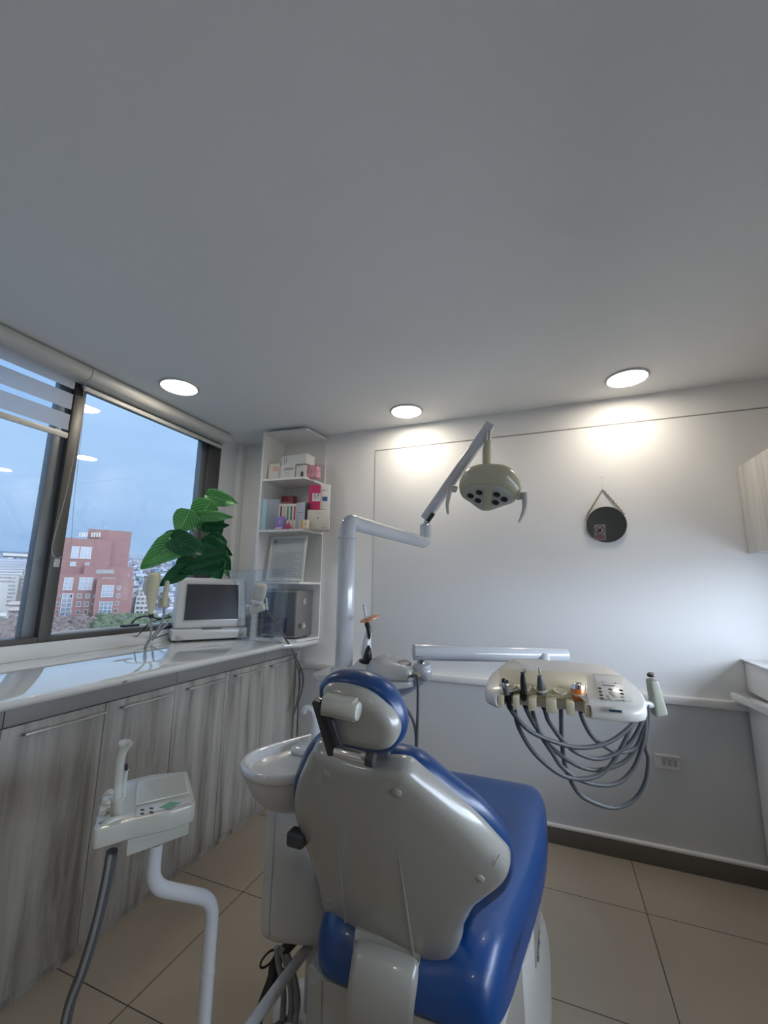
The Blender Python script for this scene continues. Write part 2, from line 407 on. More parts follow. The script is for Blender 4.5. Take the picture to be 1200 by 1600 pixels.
# ------------------------------------------------------------------ left worktop and cabinets
FX = -1.745                                     # door face
DB = [-.10, .245, .595, .946, 1.31, 1.664, 2.014, 2.36, 2.72]
ct = nb()
prof = [(XL+.002, .968), (-1.725, .968), (-1.708, .971), (-1.697, .982), (-1.695, .992), (-1.70, 1.003), (-1.716, 1.010), (XL+.002, 1.010)]
loft(ct, [[Vector((x, y, z)) for x, z in prof] for y in (-.45, 2.50)])
prof2 = [(x + (.075 if x > -2 else 0), z) for x, z in prof]
loft(ct, [[Vector((x, y, z)) for x, z in (prof if k == 0 else prof2)] for k, y in ((0, 2.50), (1, 2.60), (1, YB-.002))])
wt = tag(obj('worktop', ct, M['marble']), 'long glossy white worktop with rounded edge under the window', 'worktop')
bs = nb(); box(bs, XL+.001, XL+.022, -.45, 2.755, 1.010, 1.088, .004)
obj('backsplash', bs, M['marble'], wt)
ch = nb(); c0 = Vector((-1.697, 1.345, .985)); sphere(ch, c0, .009, 8, 6, (.4, 1.6, .7)); obj('edge_chip', ch, M['seam'], wt)

units = [(-.10, .245, .245), (.245, .595, .946), (.946, 1.31, 1.664), (1.664, 2.014, 2.36), (2.36, 2.72, 2.74)]
ulabels = ['grey ash laminate base cabinet left of the picture edge, nearest the viewer',
           'grey ash laminate base cabinet cut by the left picture edge beside the wide handled door',
           'grey ash laminate base cabinet with two doors directly behind the small instrument tray',
           'grey ash laminate base cabinet with two doors, between tray and spittoon bowl',
           'grey ash laminate base cabinet at the far end, under the corner shelf unit']
for k, (a, bmid, c) in enumerate(units):
    t = thing('base_cabinet', ulabels[k], 'cabinet', (-2.1, (a+c)/2, 0), 'base cabinets under the window worktop')
    obj('carcass', box(nb(), XL+.03, FX-.022, a+.001, c-.001, .045, .966), M['wood'], t, smooth=False)
    obj('plinth', box(nb(), FX-.06, FX-.012, a+.001, c-.001, 0, .034), M['wood'], t, smooth=False)
    obj('fascia', box(nb(), FX-.018, FX+.004, a+.0015, c-.0015, .908, .966, .0015), M['fascia'], t)
    ds = [(a, bmid)] + ([(bmid, c)] if c-bmid > .1 else [])
    for (y0, y1) in ds:
        dr = obj('door', box(nb(), FX-.02, FX, y0+.0015, y1-.0015, .034, .903, .0015), M['wood'], t)
        hb = nb(); box(hb, FX+.026, FX+.030, y0+.06, y1-.012, .868, .876, .001)
        for yy in (y0+.06, y1-.10):
            prism(hb, [(FX, yy, .874), (FX, yy+.085, .874), (FX+.028, yy+.085, .874), (FX+.028, yy+.02, .874)], (0, 0, .003))
        obj('handle', hb, M['handle'], dr)
t = thing('end_panel', 'narrow grey ash laminate end panel closing the cabinet run at the back wall', 'panel', (FX-.02, 2.77, 0))
obj('board', box(nb(), XL+.03, FX+.002, 2.742, YB-.05, 0, .925), M['wood'], t, smooth=False)
obj('fascia', box(nb(), FX-.018, FX+.0, 2.742, YB-.05, .927, .966), M['fascia'], t, smooth=False)

# ------------------------------------------------------------------ roller blinds
def blind(y0, y1, label, dropped):
    t = thing('roller_blind', label, 'blind', (-2.38, (y0+y1)/2, 2.5), None)
    cs = nb(); pr = [(-2.445, 2.588), (-2.345, 2.588), (-2.330, 2.580), (-2.322, 2.560), (-2.326, 2.535), (-2.342, 2.517), (-2.37, 2.512), (-2.445, 2.512)]
    loft(cs, [[Vector((x, y, z)) for x, z in pr] for y in (y0, y1)]); obj('cassette', cs, M['blind'], t, ang=50)
    for yy in (y0-.003, y1):
        ec = nb(); loft(ec, [[Vector((x, y, z)) for x, z in pr] for y in (yy, yy+.003)]); obj('end_cap', ec, M['blind'], t)
    if dropped:
        bands = nb(); sheer = nb()
        zz = 2.512; rows = [(2.512, 2.455, 1), (2.455, 2.425, 0), (2.425, 2.335, 1), (2.335, 2.305, 0), (2.305, 2.215, 1), (2.215, 2.203, 0)]
        for zt, zb, f in rows:
            tb_ = bands if f else sheer
            tb_.faces.new([tb_.verts.new(q) for q in ((-2.42, y0+.02, zb), (-2.42, y1-.02, zb), (-2.42, y1-.02, zt), (-2.42, y0+.02, zt))])
        m1 = mat('blind_fabric', (.78, .77, .78), .8); nt = m1.node_tree; b = nt.nodes['Principled BSDF']
        tr = N(nt, 'ShaderNodeBsdfTranslucent'); tr.inputs[0].default_value = (.92, .88, .90, 1); ms = N(nt, 'ShaderNodeMixShader', Fac=.6)
        o = nt.nodes['Material Output']; nt.links.new(b.outputs[0], ms.inputs[1]); nt.links.new(tr.outputs[0], ms.inputs[2]); nt.links.new(ms.outputs[0], o.inputs[0])
        obj('fabric_bands', bands, m1, t, smooth=False)
        obj('sheer_fabric', sheer, glassy('sheer_fabric', (.80, .86, .94), 1.1), t, smooth=False)
        rb = nb(); box(rb, -2.427, -2.413, y0+.018, y1-.018, 2.168, 2.200, .005); obj('bottom_rail', rb, M['blind'], t)
    else:
        rb = nb(); box(rb, -2.418, -2.400, y0+.012, y1-.012, 2.468, 2.496, .006); obj('bottom_rail', rb, M['blind'], t)
        rf = nb(); box(rf, -2.44, -2.425, y0+.012, y1-.012, 2.49, 2.515, .004); obj('rolled_fabric', rf, M['alu_g'], t)
    return t
bl = blind(-.45, 1.418, 'white striped day-night roller blind, lowered part way at the left picture edge', True)
br = blind(1.428, 2.535, 'white roller blind rolled fully up, above the right window pane', False)
def chain(bm, pts, r=.0022):
    pp = spl(pts, 14); tube(bm, pp, r*.55, 5)
    acc = 0
    for a, b in zip(pp, pp[1:]):
        acc += (b-a).length
        if acc > .012:
            acc = 0; bmesh.ops.create_icosphere(bm, subdivisions=1, radius=r, matrix=Matrix.Translation(b))
cb = nb()
A = [at_x(133, 592, -2.40), at_x(125, 660, -2.40), at_x(106, 760, -2.39), at_x(86, 835, -2.385), at_x(81, 860, -2.385), at_x(87, 872, -2.385), at_x(92, 872, -2.385), at_x(104, 864, -2.385), at_x(111, 846, -2.385), at_x(116, 780, -2.39), at_x(127, 680, -2.40), at_x(135, 592, -2.40)]
chain(cb, A); obj('bead_chain', cb, M['plastic'], bl)
wb = nb(); p = at_x(89, 877, -2.385); box(wb, p.x-.004, p.x+.004, p.y-.014, p.y+.014, p.z-.03, p.z+.012, .003); obj('chain_weight', wb, M['clear'], bl)
cb = nb(); chain(cb, [(-2.36, 2.53, 2.51), (-2.37, 2.545, 2.2), (-2.37, 2.555, 1.7), (-2.37, 2.565, 1.4), (-2.37, 2.575, 1.7), (-2.36, 2.56, 2.2), (-2.36, 2.54, 2.51)], .002); obj('bead_chain', cb, M['plastic'], br)

# ------------------------------------------------------------------ corner shelf unit
SX0, SX1, SY0, SY1 = -2.0, -1.615, 2.545, YB-.003
t = thing('corner_shelf_unit', 'tall open white corner shelf unit standing on the worktop end', 'shelf', (-1.82, 2.69, 1.010))
obj('side_panel', box(nb(), SX0-.016, SX0, SY0-.005, SY1, 1.010, 2.565), M['trim'], t, smooth=False)
obj('back_panel', box(nb(), SX0, SX1, SY1-.016, SY1, 1.010, 2.565), M['trim'], t, smooth=False)
poly = lambda z: [(SX0, SY0, z), (-1.645, 2.572, z), (SX1, SY1-.016, z), (SX0, SY1-.016, z)]
for nm, z in (('bottom_board', 1.010), ('shelf', 1.405), ('shelf', 1.782), ('shelf', 2.172), ('top_board', 2.549)):
    obj(nm, prism(nb(), poly(z), (0, 0, .016)), M['trim'], t, smooth=False)
ZS = {0: 1.026, 1: 1.421, 2: 1.798, 3: 2.188}

def text_mesh(body, size, mat_, parent, Mx, depth=.0006, name='printed_text'):
    cu = bpy.data.curves.new(name, 'FONT'); cu.body = body; cu.size = size; cu.extrude = depth/2; cu.align_x = 'CENTER'; cu.align_y = 'CENTER'
    o = bpy.data.objects.new(name, cu); C.objects.link(o)
    me = bpy.data.meshes.new_from_object(o); bpy.data.objects.remove(o); bpy.data.curves.remove(cu)
    bm = nb(); bm.from_mesh(me); bpy.data.meshes.remove(me)
    for v in bm.verts: v.co = Mx @ v.co
    return obj(name, bm, mat_, parent, smooth=False)
def carton(name, label, px0, px1, pyt, z0, yf, depth, m, cat='box', rot=0, group=None, marks=(), top=None):
    """a carton standing on a shelf: front face at y=yf"""
    a = at_y(px0, 800, yf).x; b = at_y(px1, 800, yf).x
    zt = top if top else at_y((px0+px1)/2, pyt, yf).z
    w = b-a; h = zt-z0; cx = (a+b)/2
    Mx = Matrix.Translation((cx, yf+depth/2, z0)) @ Matrix.Rotation(rot, 4, 'Z')
    t = thing(name, label, cat, (cx, yf+depth/2, z0), group)
    obj('carton_body', box(nb(), -w/2, w/2, -depth/2, depth/2, 0, h, .0015, M=Mx), m, t)
    for nm, (u0, u1, v0, v1), mm in marks:
        bm = nb(); box(bm, -w/2+u0*w, -w/2+u1*w, -depth/2-.0008, -depth/2, v0*h, v1*h, M=Mx); obj(nm, bm, mm, t, smooth=False)
    return t
P = M['paper']; INK = M['ink']; INL = M['ink_l']
wbox = col('white_carton', (.66, .64, .61)); 
RB = .42; g1 = 'product cartons on the top shelf'; g2 = 'product cartons on the middle shelf'
z = ZS[3]
carton('product_box', 'small white carton with orange print at the left end of the top shelf', 415, 432, 725, z, 2.60, .10, wbox, rot=.1, group=g1, marks=[('printed_panel', (.4, .85, .55, .8), col('peach_print', (.62, .40, .28)))])
carton('product_box', 'white carton with grey printed lines, second from left on the top shelf', 434, 457, 727, z, 2.59, .09, wbox, rot=.03, group=g1, marks=[('printed_text', (.25, .9, .62, .68), INL), ('printed_text', (.3, .9, .72, .78), INL), ('printed_text', (.3, .6, .42, .44), INL)])
carton('product_box', 'long white carton lying on top of the other top shelf cartons', 435, 476, 711, at_y(455, 727, 2.60).z+.002, 2.60, .11, col('white_carton_b', (.70, .69, .67)), rot=-.06, group=g1, marks=[('printed_text', (.12, .14, .2, .9), INL), ('printed_text', (.2, .22, .3, .9), INL)])
carton('product_box', 'white carton with small black bottle print beside the pink flower box', 459, 474, 727, z, 2.595, .09, wbox, rot=.0, group=g1, marks=[('bottle_print', (.52, .8, .02, .42), INK), ('bottle_print', (.6, .72, .42, .52), INK)])
# pink rose flower box
a = at_y(487, 740, 2.62); fb = thing('rose_flower_box', 'pink rose flower cube at the right end of the top shelf', 'decoration', (a.x, 2.65, z))
bm = nb(); w = .055
for i in range(40):
    p = Vector((random.uniform(-1, 1), random.uniform(-1, 1), random.uniform(0, 1)))
    c = Vector((a.x+p.x*.040, 2.65+p.y*.03, z+.014+p.z*.085))
    lathe(bm, [(.002, -.004), (.012, -.002), (.015, .004), (.011, .006), (.010, .001), (.006, .005), (.003, .006)], c, (random.uniform(-1, 1), -1.0, random.uniform(-.4, .9)), 8)
box(bm, a.x-.045, a.x+.045, 2.62, 2.68, z, z+.09, .01)
obj('rose_heads', bm, col('rose_pink', (.72, .36, .42), noise=.3, nscale=60), fb)

z = ZS[2]
t = carton('product_box', 'tall pale blue and grey carton at the left end of the middle shelf', 408, 430, 780, z, 2.575, .10, col('grey_blue_carton', (.27, .31, .36)), rot=.35, group=g2, marks=[('pale_blue_side', (0, .27, 0, 1), col('sky_blue_print', (.36, .56, .66))), ('printed_text', (.55, .8, .42, .44), INL)])

carton('product_box', 'dark red carton standing at the rear of the middle shelf', 438, 457, 775, z, 2.72, .05, col('dark_red_carton', (.16, .012, .025)), group=g2, marks=[('printed_text', (.12, .85, .80, .84), col('dull_red', (.35, .12, .12)))])
cols = [('red_stripe', (.55, .05, .07)), ('purple_black_stripe', (.06, .03, .08)), ('yellow_stripe', (.66, .50, .16)), ('teal_stripe', (.05, .25, .28)), ('green_stripe', (.03, .17, .13)), ('crimson_stripe', (.50, .02, .08))]
names = ['red', 'dark purple', 'yellow', 'teal', 'dark green', 'crimson']
for k in range(6):
    x0 = 431.5+k*5.3
    carton('slim_sample_box', 'slim white upright carton with a %s stripe in the middle shelf row' % names[k], x0, x0+4.9, 787, z, 2.60, .09, col('cream_carton', (.70, .63, .56)), group='slim striped cartons in a row on the middle shelf', marks=[('colour_stripe', (.25, .75, .38, .9), col(*cols[k]))])
carton('product_box', 'pale lavender carton right of the slim striped cartons', 463.5, 476, 785, z, 2.60, .08, col('lavender_carton', (.45, .46, .55)), group=g2, marks=[('printed_text', (.1, .8, .62, .64), INL)])
carton('product_box', 'narrow black carton squeezed behind the magenta carton', 476.5, 479.5, 785, z, 2.605, .08, M['black'], group=g2)
carton('product_box', 'small violet carton in front of the slim striped cartons', 431.5, 442.5, 807, z+.004, 2.565, .025, col('violet_carton', (.28, .19, .50)), group=g2, marks=[('printed_text', (.55, .7, .4, .7), P), ('printed_panel', (0, 1, 0, .14), col('pink_print', (.75, .5, .6)))])
carton('product_box', 'small cream carton with amber stripe in front of the lavender carton', 469, 481, 812, z, 2.578, .025, col('cream_yellow_carton', (.74, .66, .48)), group=g2, marks=[('colour_stripe', (.15, .4, .05, .95), col('amber_print', (.6, .34, .06))), ('printed_text', (.55, .9, .5, .56), INL)])
a = at_y(451, 818, 2.575); rb_ = nb()
for i in range(14):
    an = i*2.4; rr_ = .004+.0012*i; c = Vector((a.x+math.cos(an)*rr_, 2.572, z+.022+math.sin(an)*rr_))
    lathe(rb_, [(.002, 0), (.008, .003), (.009, .007), (.005, .009)], c, (math.cos(an)*.5, -1, math.sin(an)*.5), 8)
tag(obj('ribbon_rosette', rb_, col('rosette_pink', (.50, .08, .17), noise=.3, nscale=90)), 'small dark pink rosette lying in front of the striped cartons', 'decoration')
t1 = carton('product_box', 'squarish beige-white carton at the right end of the middle shelf', 477.5, 508, 797, z, 2.64, .10, col('beige_carton', (.58, .555, .51)), rot=RB, group=g2, marks=[('round_emblem', (.47, .53, .55, .63), INL), ('printed_text', (.4, .65, .83, .85), INL), ('printed_text', (.65, .9, .1, .12), INL)])
zt = at_y(492, 797, 2.60).z + .002
t = carton('product_box', 'magenta carton with white label standing on the beige carton', 481, 496.5, 758, zt, 2.65, .04, col('magenta_carton', (.48, .03, .13), noise=.25, nscale=25), rot=RB, group=g2, marks=[('price_label', (.3, 1.0, .38, .68), col('white_carton', (0, 0, 0)))])
_w = at_y(496.5, 800, 2.65).x-at_y(481, 800, 2.65).x; _h = at_y(488.75, 758, 2.65).z-zt
_cx = (at_y(496.5, 800, 2.65).x+at_y(481, 800, 2.65).x)/2
text_mesh('57', .042, M['ink'], t, Matrix.Translation((_cx, 2.67, zt)) @ Matrix.Rotation(RB, 4, 'Z') @ Matrix.Translation((_w*.15, -.0212, _h*.55)) @ Matrix.Rotation(PI/2, 4, 'X'))
carton('product_box', 'white carton with blue square standing beside the magenta carton', 497.5, 512.5, 757, zt-.012, 2.69, .035, col('white_carton_b', (0, 0, 0)), rot=RB, group=g2, marks=[('blue_square_print', (.3, .75, .42, .57), col('navy_print', (.03, .11, .27))), ('printed_text', (.2, .7, .78, .8), INL), ('printed_text', (.1, .6, .12, .14), INL)])

# framed certificate on the lower shelf, leaning back
z = ZS[1]
b0 = at_y(417, 905, 2.60); b1 = at_y(474.5, 905, 2.60); hgt = at_y(447, 838, 2.64).z - z
Mx = Matrix.Translation(((b0.x+b1.x)/2-.012, 2.60, z+.004)) @ Matrix.Rotation(math.radians(-7), 4, 'X')
w = b1.x-b0.x
t = thing('framed_certificate', 'framed printed certificate leaning on the shelf above the steel box', 'picture frame', ((b0.x+b1.x)/2, 2.60, z))
fr = nb()
for q in ((-w/2, w/2, 0, .018), (-w/2, w/2, hgt-.018, hgt), (-w/2, -w/2+.018, .018, hgt-.018), (w/2-.018, w/2, .018, hgt-.018)):
    box(fr, q[0], q[1], 0, .012, q[2], q[3], .0015, M=Mx)
obj('frame_border', fr, M['frame'], t)
obj('certificate_sheet', box(nb(), -w/2+.016, w/2-.016, .005, .009, .016, hgt-.016, M=Mx), M['paper'], t, smooth=False)
tx = nb()
box(tx, -w/2+.03, -w/2+.055, .003, .005, hgt-.05, hgt-.03, M=Mx)
for k in range(13): box(tx, -w/2+.04, w/2-.045-.02*(k % 3), .0045, .005, .035+.014*k, .0375+.014*k, M=Mx)
obj('printed_text', tx, M['ink_l'], t, smooth=False)

# steel box (autoclave / steriliser) in the bottom compartment
z = ZS[0]
bx0, bx1, by0, by1 = -1.965, -1.668, 2.585, 2.80
t = thing('steriliser_box', 'grey metal steriliser box with side latches in the lowest shelf compartment', 'appliance', ((bx0+bx1)/2, 2.69, z))
obj('metal_body', box(nb(), bx0, bx1, by0, by1, z+.008, z+.335, .004), M['steel'], t)
obj('front_panel', box(nb(), bx0+.01, bx1-.01, by0-.004, by0, z+.02, z+.32, .001), M['steel_d'], t)
obj('blue_label', box(nb(), bx0+.03, bx1-.07, by0-.0055, by0-.004, z+.04, z+.14), col('dark_blue_label', (.03, .035, .10)), t)
for zz in (z+.085, z+.255):
    lt = nb(); lathe(lt, [(.022, 0), (.024, .004), (.016, .006), (.015, .002)], (bx1, 2.69, zz), (1, 0, 0), 20); obj('latch_ring', lt, M['chrome'], t)
obj('hinge_block', box(nb(), bx1, bx1+.006, 2.625, 2.655, z+.07, z+.10, .001), M['steel_d'], t)
obj('foot', box(nb(), bx0+.02, bx1-.02, by0+.02, by1-.02, z, z+.008), M['black'], t)

# clear acrylic shield
t = thing('acrylic_shield', 'clear acrylic splash shield standing on the worktop before the steel box', 'shield', (-1.9, 2.50, 1.010))
tr = at_y(480, 870, 2.49); tl = at_y(360, 870, 2.49)
obj('front_sheet', box(nb(), tl.x, -1.712, 2.488, 2.492, 1.012, 1.505, .001), M['acryl'], t, smooth=False)
sd = nb(); prism(sd, [(-1.713, 2.492, 1.012), (-1.667, 2.492, 1.515), (-1.667, 2.35, 1.515), (-1.713, 2.35, 1.012)], (.004, 0, 0)); obj('side_sheet', sd, M['acryl'], t, smooth=False)
obj('base_clamp', box(nb(), -1.76, -1.713, 2.46, 2.52, 1.010, 1.05, .003), M['clear'], t)

# ------------------------------------------------------------------ scanner console with screen
p0 = at_z(264, 1004, 1.014); p1 = at_z(387, 998, 1.014)
fd = (p1-p0); W_ = fd.length*.97; fd.normalize(); bk = Vector((-fd.y, fd.x, 0))
Mx = Matrix(((fd.x, bk.x, 0, (p0.x+p1.x)/2), (fd.y, bk.y, 0, (p0.y+p1.y)/2), (0, 0, 1, 1.010), (0, 0, 0, 1)))
t = thing('scanner_console', 'white desktop dental console with dark screen on the worktop', 'console', Mx.translation)
HZ = .428
def slab(bm, x0, x1, z0, z1, y0, y1, bev, lean=0, tp=0):
    vs0 = set(bm.verts)
    box(bm, x0, x1, y0, y1, z0, z1, bev, 3)
    for v in set(bm.verts)-vs0:
        k = (v.co.z-z0)/(z1-z0); v.co.y += lean*k; v.co.x *= (1-tp*k); v.co = Mx @ v.co
bm = nb(); slab(bm, -W_/2, W_/2, .012, .085, 0, .24, .012); obj('base_housing', bm, M['plastic'], t)
bm = nb(); slab(bm, -W_/2+.006, W_/2-.006, .085, HZ, .008, .17, .022, .05, .04); s_ = obj('screen_housing', bm, M['plastic'], t)
bm = nb(); slab(bm, -W_/2+.062, W_/2-.055, .135, HZ-.035, .012, .02, .002, .036, .03); obj('bezel', bm, M['handle'], t)
bm = nb(); slab(bm, -W_/2+.070, W_/2-.066, .143, HZ-.045, .008, .02, .001, .036, .03); obj('screen', bm, M['screen'], t)
bm = nb(); slab(bm, -.06, .07, .082, .086, -.002, .004, 0); obj('drive_slot', bm, M['dark'], t)
for sx_ in (-1, 1):
    bm = nb()
    for i in range(6):
        x = sx_*(W_/2-.03)-sx_*i*.006; slab(bm, x-.001, x+.001, .02, .05-.003*i, -.001, .003, 0)
    obj('vent_slots', bm, M['ink_l'], t, smooth=False)
for sx_ in (-1, 1):
    bm = nb(); slab(bm, sx_*(W_/2-.05)-.02, sx_*(W_/2-.05)+.02, 0, .013, .03, .2, 0); obj('foot', bm, M['dark'], t)

# handpieces standing in the holders left of the console
h1 = thing('scanner_handpiece', 'long cream scanner handpiece upright left of the console, black collar', 'handpiece', at_y(237, 965, 2.02))
D1 = 2.30
def dd(px, py, D=D1): return at_d(px, py, D)
bm = nb(); tube(bm, spl([dd(236, 960), dd(236.5, 945), dd(238, 925), dd(240, 905), dd(241, 897), dd(241, 894)], 6), [.012, .0125, .0135, .015, .017, .019, .021, .023, .025, .027, .028, .029, .030, .031, .032, .032, .033, .033, .033, .033, .033, .033, .032, .031, .030, .028, .026, .022, .018, .012, .004][:31], 16); obj('grip', bm, M['cream'], h1)
bm = nb(); tube(bm, [dd(236, 958), dd(236, 965)], .0125, 14); obj('collar', bm, M['black'], h1)
bm = nb(); sphere(bm, dd(231, 915), .03, 14, 10, (.7, .9, 1.7)); lab(obj('rear_cover', bm, M['plastic'], h1), 'greyish white rear cover')
bm = nb(); tube(bm, spl([dd(236, 965), dd(236, 985), dd(234, 1000), at_z(228, 1009, 1.016), at_z(236, 1002, 1.016), dd(250, 985, 2.42), dd(262, 975, 2.5)], 8), .0065, 8); obj('cord', bm, M['hose_l'], h1)
h2 = thing('camera_handpiece', 'short cream camera handpiece in holder between long handpiece and console', 'handpiece', dd(260, 945, 2.36))
bm = nb(); tube(bm, spl([dd(257, 946, 2.36), dd(258, 930, 2.36), dd(261, 915, 2.36), dd(261.5, 907, 2.36)], 6), [.015]*12+[.014, .0135, .013, .012, .011, .008, .004], 14); obj('grip', bm, M['cream'], h2)
bm = nb(); M_ = Matrix.Translation(dd(256, 940, 2.37)) @ Matrix.Rotation(.6, 4, 'Z'); box(bm, -.028, .028, -.015, .015, -.035, .022, .006, M=M_); obj('holder_cup', bm, M['plastic_b'], h2)
bm = nb(); tube(bm, spl([dd(257, 948, 2.36), dd(255, 965, 2.36), dd(246, 985, 2.34), dd(232, 1002, 2.30), at_z(227, 1010, 1.016)], 8), .007, 8); obj('cord', bm, M['hose_l'], h2)
# black cable and plug on the window sill
bm = nb(); tube(bm, spl([dd(268, 964, 2.52), dd(250, 967, 2.5), dd(232, 963, 2.50), dd(220, 964, 2.5), dd(211, 968, 2.5), dd(206, 974, 2.5)], 8), .005, 8)
tube(bm, spl([dd(232, 974, 2.42), dd(220, 988, 2.42), at_z(209, 1000, 1.016), at_z(213, 1005, 1.016), at_z(228, 1002, 1.016), dd(262, 990, 2.6)], 8), .004, 8)
tube(bm, spl([dd(240, 970, 2.45), dd(250, 968, 2.5), dd(266, 963, 2.55)], 8), .0035, 8)
ca = tag(obj('black_cable', bm, M['black']), 'black power cable curling behind the handpieces to the window sill', 'cable')
pb = nb(); p = dd(203, 977, 2.5); box(pb, p.x-.02, p.x+.02, p.y-.05, p.y+.05, p.z-.008, p.z+.006, .004); obj('cable_plug', pb, M['black'], ca)

# right-hand handpiece in the side holder and its long grey cord
t = thing('side_handpiece', 'white camera handpiece in side cradle right of the console', 'handpiece', at_d(403, 950, 2.55))
D3 = 2.52
def aim(c, z, xx):   # frame from a local up and a local right vector
    z = z.normalized(); xx = (xx - z*xx.dot(z)).normalized(); y = z.cross(xx)
    m_ = Matrix((xx, y, z)).transposed().to_4x4(); m_.translation = c; return m_
Mh = aim(at_d(406, 925, D3), UP*.97+RT*.2, RT)
obj('head_shell', box(nb(), -.038, .038, -.03, .03, -.05, .055, .02, 4, M=Mh), M['plastic_b'], t)
obj('neck', box(nb(), -.04, .032, -.025, .025, -.072, -.045, .01, 3, M=Mh), M['plastic'], t)
Mh = aim(at_d(402, 951, D3), UP*.3+RT, -UP)
obj('cradle', box(nb(), -.022, .022, -.025, .025, -.045, .05, .01, 3, M=Mh), M['plastic_b'], t)
bm = nb(); tube(bm, spl([at_d(416, 934, D3), at_d(417, 945, D3), at_d(418, 953, D3)], 5), .005, 8); obj('side_bar', bm, M['plastic'], t)
bm = nb(); tube(bm, [at_d(385, 947, D3+.02), at_d(397, 950, D3)], .012, 10); obj('mounting_arm', bm, M['plastic'], t)
bm = nb()
q = [at_d(417, 955, D3), at_d(434, 978, 2.50), at_d(449, 1003, 2.44)]
e0 = at_x(452, 1006, -1.685)
tube(bm, spl(q+[e0, at_x(466, 1035, -1.66), at_x(474, 1058, -1.65), at_x(470, 1085, -1.66), at_x(459, 1116, -1.67)], 8), .0055, 8)
tube(bm, spl([e0, at_x(460, 1028, -1.655), at_x(467, 1052, -1.65), at_x(468, 1075, -1.66), at_x(463, 1100, -1.67), at_x(459, 1116, -1.67)], 8), .0048, 8)
obj('cord', bm, M['hose'], t)

# ------------------------------------------------------------------ artificial plant
pc = at_y(312, 990, 2.50); pc = Vector((-2.33, 2.62, 1.010))
pl = thing('potted_plant', 'green artificial plant with broad veined leaves behind the console', 'plant', pc)
bm = nb(); lathe(bm, [(.05, 0), (.055, .005), (.07, .12), (.074, .125), (.074, .14), (.066, .14), (.06, .11), (.0, .11)], pc); obj('pot', bm, M['white_p'], pl)
def leafmat(name, c, v):
    m = bpy.data.materials.new(name); m.use_nodes = True; nt = m.node_tree; b = nt.nodes['Principled BSDF']; l = nt.links.new
    uv = N(nt, 'ShaderNodeUVMap'); s = N(nt, 'ShaderNodeSeparateXYZ'); l(uv.outputs[0], s.inputs[0])
    def mt(op, a, bb=None):
        n = N(nt, 'ShaderNodeMath', operation=op)
        for i, q in enumerate((a, bb)):
            if q is None: continue
            if isinstance(q, (int, float)): n.inputs[i].default_value = q
            else: l(q, n.inputs[i])
        return n.outputs[0]
    ab = mt('ABSOLUTE', mt('SUBTRACT', s.outputs[0], .5))
    w = mt('SINE', mt('MULTIPLY', mt('SUBTRACT', s.outputs[1], mt('MULTIPLY', ab, .9)), 26))
    w = mt('POWER', mt('ABSOLUTE', w), 8); mid = mt('LESS_THAN', ab, .018)
    nz = N(nt, 'ShaderNodeTexNoise', Scale=25.0, Detail=3.0)
    f = mt('MAXIMUM', mt('MULTIPLY', w, .7), mid); f = mt('ADD', f, mt('MULTIPLY', mt('SUBTRACT', nz.outputs[0], .35), .7))
    mx = N(nt, 'ShaderNodeMix', data_type='RGBA'); mx.clamp_factor = True; l(f, mx.inputs[0]); mx.inputs[6].default_value = (*c, 1); mx.inputs[7].default_value = (*v, 1)
    l(mx.outputs[2], b.inputs['Base Color']); b.inputs['Roughness'].default_value = .4
    tr = N(nt, 'ShaderNodeBsdfTranslucent'); l(mx.outputs[2], tr.inputs[0]); ms = N(nt, 'ShaderNodeMixShader', Fac=.35)
    o = nt.nodes['Material Output']; l(b.outputs[0], ms.inputs[1]); l(tr.outputs[0], ms.inputs[2]); l(ms.outputs[0], o.inputs[0])
    return m
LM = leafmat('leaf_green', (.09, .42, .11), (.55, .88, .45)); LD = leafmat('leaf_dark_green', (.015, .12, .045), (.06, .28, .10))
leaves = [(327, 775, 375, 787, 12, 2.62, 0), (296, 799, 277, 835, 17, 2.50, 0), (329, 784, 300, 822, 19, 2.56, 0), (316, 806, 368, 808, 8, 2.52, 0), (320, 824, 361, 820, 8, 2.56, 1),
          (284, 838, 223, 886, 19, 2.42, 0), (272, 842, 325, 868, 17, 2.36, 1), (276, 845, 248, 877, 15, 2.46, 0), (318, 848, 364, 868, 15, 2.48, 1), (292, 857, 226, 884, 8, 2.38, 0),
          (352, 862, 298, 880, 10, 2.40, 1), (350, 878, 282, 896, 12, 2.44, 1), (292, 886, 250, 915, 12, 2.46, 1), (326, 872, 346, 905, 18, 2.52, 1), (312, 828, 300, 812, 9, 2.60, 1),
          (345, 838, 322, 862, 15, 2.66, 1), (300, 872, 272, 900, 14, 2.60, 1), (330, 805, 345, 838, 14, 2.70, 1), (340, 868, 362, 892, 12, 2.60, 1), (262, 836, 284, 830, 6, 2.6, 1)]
cen = Vector((-2.29, 2.60, 1.45))
